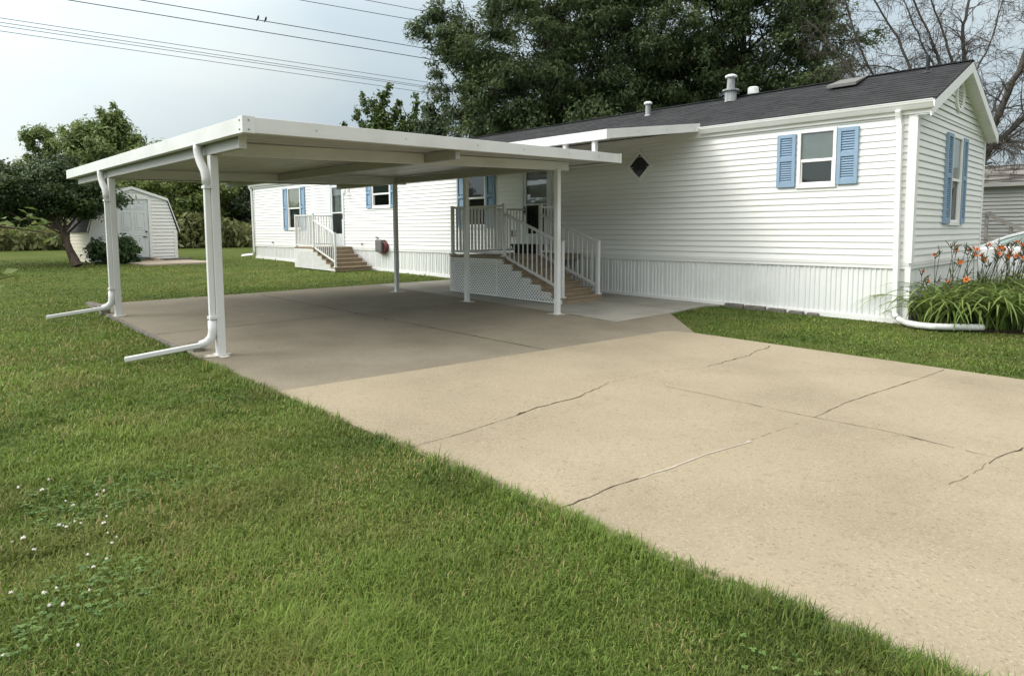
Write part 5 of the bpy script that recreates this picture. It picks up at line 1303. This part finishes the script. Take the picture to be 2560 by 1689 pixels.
# ------------------------------------------------------------------ parked car behind the home
car = empty('parked_car', (.9, 7.3, 0), 'white car parked behind the orange daylilies', 'car')
CX, CY, CWD = -1.45, 6.42, 1.76          # nose x, near side y, width; the car points towards -x
prof = [(0.0, .30, .62), (.06, .22, .74), (.35, .2, .86), (1.05, .2, .98), (1.25, .2, 1.0), (2.2, .2, 1.01), (3.3, .2, 1.02), (3.9, .22, 1.02), (4.45, .25, .98), (4.6, .35, .8)]
mb = MB(); rings = []
for x, z0, z1 in prof:
    ins = .10 if x < .03 or x > 4.55 else (.05 if x < .1 else 0)
    y0, y1 = CY + ins, CY + CWD - ins
    rings.append([(CX + x, y0 + .06, z0), (CX + x, y0, z0 + .12), (CX + x, y0 + .0, (z0 + z1) / 2), (CX + x, y0 + .05, z1 - .05), (CX + x, y0 + .13, z1), (CX + x, y1 - .13, z1), (CX + x, y1 - .05, z1 - .05), (CX + x, y1, (z0 + z1) / 2), (CX + x, y1, z0 + .12), (CX + x, y1 - .06, z0)])
k = len(rings[0]); base = 0
for r in rings: mb.v += r
for i in range(len(rings) - 1):
    for j in range(k): mb.f.append((i * k + j, i * k + (j + 1) % k, (i + 1) * k + (j + 1) % k, (i + 1) * k + j)); mb.m.append(0)
mb.f.append(tuple(range(k))); mb.m.append(0); mb.f.append(tuple((len(rings) - 1) * k + j for j in range(k))); mb.m.append(0)
body = mb.build('body', CARP, car, smooth=True, bevel=.01)
roofp = [(1.05, .985), (1.55, 1.23), (1.95, 1.36), (2.35, 1.42), (2.9, 1.425), (3.4, 1.36), (3.85, 1.2), (4.2, 1.03)]
mb = MB()
for s in range(len(roofp) - 1):            # roof skin and pillars
    (xa, za), (xb, zb) = roofp[s], roofp[s + 1]; ia = .14 + .2 * (za - 1.0) / .42; ib = .14 + .2 * (zb - 1.0) / .42
    if 1 <= s <= 5:
        mb.hexa([(CX + xa, CY + ia, za - .03), (CX + xb, CY + ib, zb - .03), (CX + xb, CY + CWD - ib, zb - .03), (CX + xa, CY + CWD - ia, za - .03)], [(CX + xa, CY + ia, za), (CX + xb, CY + ib, zb), (CX + xb, CY + CWD - ib, zb), (CX + xa, CY + CWD - ia, za)])
    for yy, sg_ in ((CY, 1), (CY + CWD, -1)):
        mb.bar((CX + xa, yy + sg_ * (ia - .01), za - .02), (CX + xb, yy + sg_ * (ib - .01), zb - .02), .05, .05)
for x in (2.55, 3.55):
    for yy, sg_ in ((CY, 1), (CY + CWD, -1)): mb.bar((CX + x, yy + sg_ * .12, 1.0), (CX + x + .03, yy + sg_ * .31, 1.37), .03, .07)
mb.build('roof', CARP, car, bevel=.008)
mb = MB()
for yy, sg_ in ((CY, 1), (CY + CWD, -1)):
    pts = [(x, z) for x, z in roofp]; ring = [(CX + x, yy + sg_ * (.14 + .2 * (z - 1.0) / .42), z - .02) for x, z in pts]
    mb.quad(*ring)
mb.build('side_window', GREENGLASS, car, recalc=False)
mb = MB(); mb.quad((CX + 1.05, CY + .16, .985), (CX + 1.05, CY + CWD - .16, .985), (CX + 1.93, CY + CWD - .32, 1.35), (CX + 1.93, CY + .32, 1.35)); mb.build('windscreen', GREENGLASS, car, recalc=False)
mb = MB(); mb.quad((CX + 3.42, CY + .33, 1.355), (CX + 3.42, CY + CWD - .33, 1.355), (CX + 4.2, CY + CWD - .18, 1.03), (CX + 4.2, CY + .18, 1.03)); mb.build('rear_window', GREENGLASS, car, recalc=False)
for x in (.85, 3.7):
    for y in (CY + .09, CY + CWD - .09):
        mb = MB(); ring = []
        mb.tube([(CX + x, y - .1, .31), (CX + x, y + .1, .31)], .31, 22); wh = mb.build('wheel', TYRE, car, bevel=.03)
        mb = MB(); o = -.105 if y < CY + 1 else .105
        mb.tube([(CX + x, y + o * .9, .31), (CX + x, y + o, .31)], .19, 14); mb.build('rim', CHROME, wh)
mb = MB(); mb.box(CX + .10, CX + .4, CY - .002, CY + .06, .64, .74); mb.build('headlight', GLASS, car)
mb = MB(); mb.box(CX + 4.3, CX + 4.56, CY - .002, CY + .06, .78, .9); mb.build('tail_light', RED, car)
mb = MB(); mb.box(CX + 1.35, CX + 1.5, CY - .14, CY + .02, .98, 1.1); mb.build('mirror', CARP, car, bevel=.02)
for x in (1.4, 2.56, 3.5):
    mb = MB(); mb.box(CX + x, CX + x + .008, CY - .003, CY + .01, .35, .93); mb.build('door_seam', BLACK, car)
for x in (2.3, 3.3):
    mb = MB(); mb.box(CX + x, CX + x + .18, CY - .018, CY + .01, .86, .885); mb.build('door_handle', CARP, car)

# ------------------------------------------------------------------ the neighbouring home
nb = empty('neighbor_home', (-5, 17, 0), 'grey sided neighbouring home with a lichen stained roof', 'house')
NY, NX0, NX1, NZ = 15.5, -16.0, 7.0, 2.86
mb = MB(); c = .125; z = .02
while z < NZ:
    zb = min(z + c, NZ); mb.quad((NX0, NY - .045, z), (NX1, NY - .045, z), (NX1, NY - .004, zb), (NX0, NY - .004, zb)); mb.quad((NX0, NY, z + .015), (NX1, NY, z + .015), (NX1, NY - .045, z), (NX0, NY - .045, z)); z += c
mb.quad((NX1, NY, 0), (NX1, NY + 4.4, 0), (NX1, NY + 4.4, NZ), (NX1, NY + 2.2, NZ + .7), (NX1, NY, NZ)); mb.quad((NX0, NY, 0), (NX0, NY + 4.4, 0), (NX0, NY + 4.4, NZ), (NX0, NY + 2.2, NZ + .7), (NX0, NY, NZ))
mb.build('wall', GREYSIDE, nb, recalc=False)
mb = MB()
for s in (0, 1):
    ya, yb = (NY - .25, NY + 2.2) if s == 0 else (NY + 4.65, NY + 2.2)
    for k in range(12):
        t0, t1 = k / 12, (k + 1) / 12; p = lambda t, o: (ya + (yb - ya) * t, NZ - .05 + .78 * t + o)
        mb.quad((NX0 - .2, *p(t0, .02)), (NX1 + .2, *p(t0, .02)), (NX1 + .2, *p(t1, .0)), (NX0 - .2, *p(t1, .0)))
        mb.quad((NX0 - .2, *p(t0, 0)), (NX1 + .2, *p(t0, 0)), (NX1 + .2, *p(t0, .02)), (NX0 - .2, *p(t0, .02)))
mb.build('roof', LICHEN, nb, recalc=False)
mb = MB(); mb.box(NX0 - .2, NX1 + .2, NY - .29, NY - .25, NZ - .13, NZ - .01); mb.box(NX0 - .2, NX1 + .2, NY - .25, NY, NZ - .125, NZ - .1); mb.build('fascia', GREYSIDE, nb)
st = empty('stair_railing', (-1.2, 14.9, 0), 'weathered wooden stair railing against the grey neighbouring wall', 'railing')
mb = MB(); y = 14.8
mb.bar((-1.75, y, 1.85), (-.1, y, .95), .05, .12); mb.bar((-1.75, y, 1.1), (-.1, y, .35), .05, .1); mb.bar((-3.0, y, 1.85), (-1.75, y, 1.85), .05, .1); mb.bar((-1.75, y, 1.88), (-1.75, y + .6, 1.88), .05, .09); mb.build('rail', GREYWOOD, st)
for x, h in ((-1.75, 1.9), (-.12, 1.0), (-1.1, 1.5), (-3.0, 1.9)):
    mb = MB(); mb.box(x - .045, x + .045, y - .045 + .06, y + .045 + .06, 0, h); mb.build('post', GREYWOOD, st)
mb = MB(); mb.box(-3.2, -1.7, y + .1, 15.45, .85, .93); [mb.box(-1.7 + k * .28, -1.42 + k * .28, y + .1, 15.45, .70 - k * .16, .74 - k * .16) for k in range(5)]; mb.build('stairs', GREYWOOD, st)
# trees beyond the neighbour
for i, (x, y, h, m_) in enumerate(((-5.5, 40, 4.6, LF_LOC), (-2.2, 43, 4.2, LF_DK))):
    tree('far_tree', ('dark treetop left above the stained neighbouring roof', 'lower treetop right above the stained neighbouring roof')[i], (x, y, 0), [(x, y, 0), (x, y, 2), (x, y, 4)], .2, envelope((x, y, h * .6), (2.2, 2.2, h * .42), 22, .7, 80 + i, .8, .3), m_, 3500, .3, BARKD, 1.5, .5, group='trees beyond the neighbouring home', seed=80 + i)

# ------------------------------------------------------------------ power lines with two birds
CAMP = np.array([2.90607, -11.08357, 1.41053])
WL = [('thicker cable that leaves the top of the view left of the birds', (-.98, .197, .283), (-.772, .636, .244), 10.0, .020), ('cable with two small birds sitting on it', (-.962, .273, .296), (-.764, .645, .256), 10.6, .020),
      ('second cable from the top, ending in the locust leaves', (-.891, .454, .321), (-.784, .62, .298), 12.4, .018), ('topmost cable at the upper edge of the view', (-.846, .532, .328), (-.788, .616, .314), 13.4, .018),
      ('uppermost of four thin wires running close together', (-.992, .13, .25), (-.774, .633, .211), 9.0, .013), ('second of four thin wires running close together', (-.992, .13, .245), (-.778, .629, .206), 8.85, .013),
      ('third of four thin wires running close together', (-.992, .13, .241), (-.778, .629, .204), 8.75, .013), ('lowest of four thin wires running close together', (-.992, .129, .235), (-.778, .628, .197), 8.6, .013)]
wire_pts = {}
for i, (lb, d0, d1, h, r) in enumerate(WL):
    q0 = CAMP + np.array(d0) / d0[2] * h; q1 = CAMP + np.array(d1) / d1[2] * h; d = (q1 - q0); d /= np.linalg.norm(d)
    a, b_ = q0 - d * 28, q1 + d * 60; L_ = np.linalg.norm(b_ - a); pts = []
    s0 = 28 / L_; 
    for k in range(41):
        t_ = k / 40; pts.append(a + (b_ - a) * t_)
    mb = MB(); mb.tube([tuple(p) for p in pts], r, 5)
    tag(mb.build('power_line', WIRE, origin=tuple(q0)), lb, 'power line', 'power lines across the sky')
    wire_pts[i] = (q0, d, h)
for i, (dv_, lb) in enumerate(((np.array((-.914, .406, .2865)), 'small dark bird on the wire, left of the pair'), (np.array((-.91, .415, .2855)), 'small dark bird on the wire, right of the pair'))):
    q0, d, h = wire_pts[1]
    # nearest point of the wire to the line of sight
    w0 = CAMP - q0; e = dv_ / np.linalg.norm(dv_); bq = e @ d; t_ = (w0 @ d - bq * (w0 @ e)) / (1 - bq * bq); p = q0 + d * t_
    br = empty('bird', tuple(p), lb, 'bird', 'birds on the wire')
    mb = MB(); c0 = Vector(p)
    mb.tube([c0 + Vector((0, -.05, .03)), c0 + Vector((.007, -.02, .05)), c0 + Vector((.007, 0, .10)), c0 + Vector((0, .007, .145)), c0 + Vector((0, .007, .18)), c0 + Vector((0, .025, .205)), c0 + Vector((0, .05, .20)), c0 + Vector((0, .075, .192))], [.01, .036, .05, .045, .03, .034, .022, .003], 9)
    mb.tube([c0 + Vector((0, -.03, .07)), c0 + Vector((0, -.09, -.07))], [.03, .018], 6); mb.build('body', BIRD, br, smooth=True)
    mb = MB()
    for sx_ in (-.02, .02): mb.tube([c0 + Vector((sx_, 0, .08)), c0 + Vector((sx_, 0, .012))], .005, 5)
    mb.build('leg', BIRD, br)

# ------------------------------------------------------------------ grass
def vnoise(x, y, s, seed):
    r_ = np.random.default_rng(seed); G = r_.random((64, 64)); u, v = x / s, y / s
    iu, iv = np.floor(u).astype(int), np.floor(v).astype(int); fu, fv = u - iu, v - iv; fu = fu * fu * (3 - 2 * fu); fv = fv * fv * (3 - 2 * fv)
    g = lambda a, b: G[a % 64, b % 64]
    return (g(iu, iv) * (1 - fu) + g(iu + 1, iv) * fu) * (1 - fv) + (g(iu, iv + 1) * (1 - fu) + g(iu + 1, iv + 1) * fu) * fv
def on_lawn(x, y, jit):
    ylx = np.where(x < -2.5, -8.47 - .03 * (x + 8.4), -8.645) + jit
    left = (y < ylx) | (x < -10.33 + jit)
    ytop = np.where(x > -1.66, -3.25 - .02 * (x + 1.66), np.where(x > -3.0, -1.72 + (x + 3.0) / 1.34 * (-1.5), 99)) - jit
    right = (y > ytop) & (x > -3.05)
    ok = left | right
    house = (y > -.03) & (y < WID + .05) & (x > L0 - .05) & (x < .03)
    bed = (x > .03) & (x < 1.75) & (y > -.25 + .3 * (x > .9)) & (y < 4.4)
    por = (x > -17.0) & (x < -14.4) & (y > -1.4) & (y < 0)
    u = (x - S0.x) * axv.x + (y - S0.y) * axv.y; o = (x - S0.x) * nrm.x + (y - S0.y) * nrm.y
    sh = (u > -.05) & (u < SW + .05) & (o < .05) & (o > -SD - .1)
    pd = (u > .8) & (u < 3.1) & (o > .05) & (o < 2.9)
    return ok & ~house & ~bed & ~por & ~sh & ~pd
def wedge(n, r0, r1, half=1.05):
    th = math.atan2(Fw.y, Fw.x) + rng.uniform(-half, half, n); r = np.exp(rng.uniform(math.log(r0), math.log(r1), n))
    return CAMP[0] + r * np.cos(th), CAMP[1] + r * np.sin(th), r
NB = 1500000
bx, by, br_ = wedge(NB, 0.9, 30, 1.3)
jit = -.004 + (vnoise(bx, by, .14, 3) - .5) * .03 + (rng.random(NB) - .5) * .012
tuft = vnoise(bx, by, .16, 5); patch = vnoise(bx, by, .9, 6); big = vnoise(bx, by, 2.6, 7)
keep = on_lawn(bx, by, jit) & (rng.random(NB) < .45 + .75 * tuft + .5 * (np.abs(by + 8.66) < .07))
bx, by, br_, tuft, patch, big = (q[keep] for q in (bx, by, br_, tuft, patch, big)); n = len(bx)
tall = vnoise(bx, by, .23, 21) * vnoise(bx, by, 1.3, 22)
bz = SLOPE * np.clip(bx, -45, 9) - .03
edge_d = np.minimum(np.abs(by + 8.645), 1.0)
ln = (.022 + .024 * tuft + .015 * patch) * rng.uniform(.55, 1.35, n) * (1 + .2 * (edge_d < .16) + .45 * (big > .62)) * np.clip(1.05 - .035 * br_, .62, 1) * (1 + 1.1 * np.clip((tall - .5) * 3, 0, 1))
wd = .00165 * np.maximum(1, br_ / 2.4) ** .72 * rng.uniform(.5, 1.7, n)
az = rng.uniform(0, 2 * np.pi, n); lean = np.clip(rng.normal(1.0, .42, n), .05, 1.75)
near_e = (np.abs(by + 8.645) < .09) & (bx > -4); az = np.where(near_e, np.pi / 2 + rng.normal(0, .9, n), az); ln = np.where(near_e, (ln + .018) * (.75 + .9 * vnoise(bx, by, .11, 41)), ln)
h = np.stack([np.cos(az), np.sin(az), np.zeros(n)], 1); s = np.stack([-np.sin(az), np.cos(az), np.zeros(n)], 1); z_ = np.array([[0, 0, 1.]])
p0 = np.stack([bx, by, bz], 1)
p1 = p0 + (h * np.sin(lean * .45)[:, None] + z_ * np.cos(lean * .45)[:, None]) * (ln * .55)[:, None]
p2 = p1 + (h * np.sin(lean * 1.25)[:, None] + z_ * np.cos(lean * 1.25)[:, None]) * (ln * .5)[:, None]
W_ = s * wd[:, None]
V = np.stack([p0 - W_, p0 + W_, p1 - W_ * .85, p1 + W_ * .85, p2], 1).reshape(-1, 3); b0 = np.arange(n) * 5
Fq = np.stack([b0, b0 + 1, b0 + 3, b0 + 2], 1); Ft = np.stack([b0 + 2, b0 + 3, b0 + 4], 1)
dens = vnoise(bx, by, .35, 12)
med = vnoise(bx, by, .42, 15)
tn = np.clip(rng.random(n) ** 1.2 * .60 + .34 * patch + .40 * (big - .5) + .30 * (med - .5), 0, .86)
tn = np.where(rng.random(n) < .025 + .9 * np.clip(dens * .5 + big * .5 - .54, 0, .4), rng.uniform(.9, 1, n), tn)
tag(npmesh('grass', V, [Fq, Ft], GRASS, tint=np.repeat(tn, 5)), 'short mown grass blades covering the lawn', 'grass', kind='stuff')
# clover among the near grass
NC = 30000
cx_, cy_, cr_ = wedge(NC, 1.4, 8)
cm = vnoise(cx_, cy_, .55, 9)
keep = on_lawn(cx_, cy_, 0 * cx_) & (cm > .66) & (cy_ < -8.9) & ((cx_ < .45) | (rng.random(NC) < .12))
cx_, cy_ = cx_[keep], cy_[keep]; n = len(cx_); cz_ = SLOPE * cx_ - .03 + rng.uniform(.02, .045, n)
Vs = []
a0 = rng.uniform(0, 6.28, n); sz = rng.uniform(.005, .009, n)
for k in range(3):
    a = a0 + k * 2.094; c3 = np.stack([cx_ + np.cos(a) * sz * .9, cy_ + np.sin(a) * sz * .9, cz_], 1)
    for_ = []
    for q in range(6):
        b_ = q * 1.047 + a; for_.append(c3 + np.stack([np.cos(b_) * sz * .8, np.sin(b_) * sz * .8, rng.uniform(-.002, .002, n)], 1))
    Vs.append(np.stack(for_, 1))
V = np.stack(Vs, 1).reshape(-1, 3); F = (np.arange(len(V) // 6) * 6)[:, None] + np.arange(6)[None]
tag(npmesh('clover', V, [F], CLOVER, tint=np.repeat(rng.random(n), 18)), 'patches of clover leaves in the near lawn', 'clover', kind='stuff')
# white clover blossoms
FL = [(-1.45, -10.43), (-1.42, -10.57), (-1.28, -10.49), (-1.08, -10.42), (-0.98, -10.41), (-1.03, -10.3), (-1.05, -10.26), (-0.76, -10.44), (-0.73, -10.43), (-0.76, -10.49), (-0.74, -10.51), (-0.72, -10.49), (-0.71, -10.33), (-0.63, -10.35), (-0.53, -10.36), (-0.45, -10.35), (-0.4, -10.38), (-0.71, -10.69), (-0.69, -10.66), (-0.56, -10.65), (-0.35, -10.49), (-0.27, -10.43), (-0.21, -10.49), (-0.03, -10.54), (-0.13, -10.63), (-0.12, -10.68), (-0.21, -10.77), (0.01, -10.68), (0.04, -10.64), (0.33, -10.65), (0.21, -10.84)]
mb = MB(); mb.tube([(0, 0, -.03), (.003, 0, .035)], .0012, 5, mi=1)
for k in range(34):
    d = Vector(unit(1)[0]); d.z = abs(d.z) * 1.1 - .25; d.normalize(); c0 = Vector((.003, 0, .04)); sd = d.orthogonal().normalized() * .0022
    mb.quad(c0 + d * .003, c0 + d * .008 + sd, c0 + d * .0125, c0 + d * .008 - sd)
mb.ball((.003, 0, .04), (.007, .007), 5)
f0 = mb.build('clover_flower', [WHITEFL, STALK], origin=(0, 0, 0), recalc=False)
for i, (x, y) in enumerate(FL):
    o = f0 if i == 0 else f0.copy()
    if i: COL.objects.link(o)
    o.location = (x, y, gz(x) - .012); o.rotation_euler = (random.uniform(-.3, .3), random.uniform(-.3, .3), random.uniform(0, 6)); o.scale = (1, 1, 1)
    s_ = random.uniform(.5, .95); o.scale = (s_, s_, s_)
    tag(o, 'tiny white clover blossom in the near left grass', 'clover flower', 'white clover blossoms in the lawn')
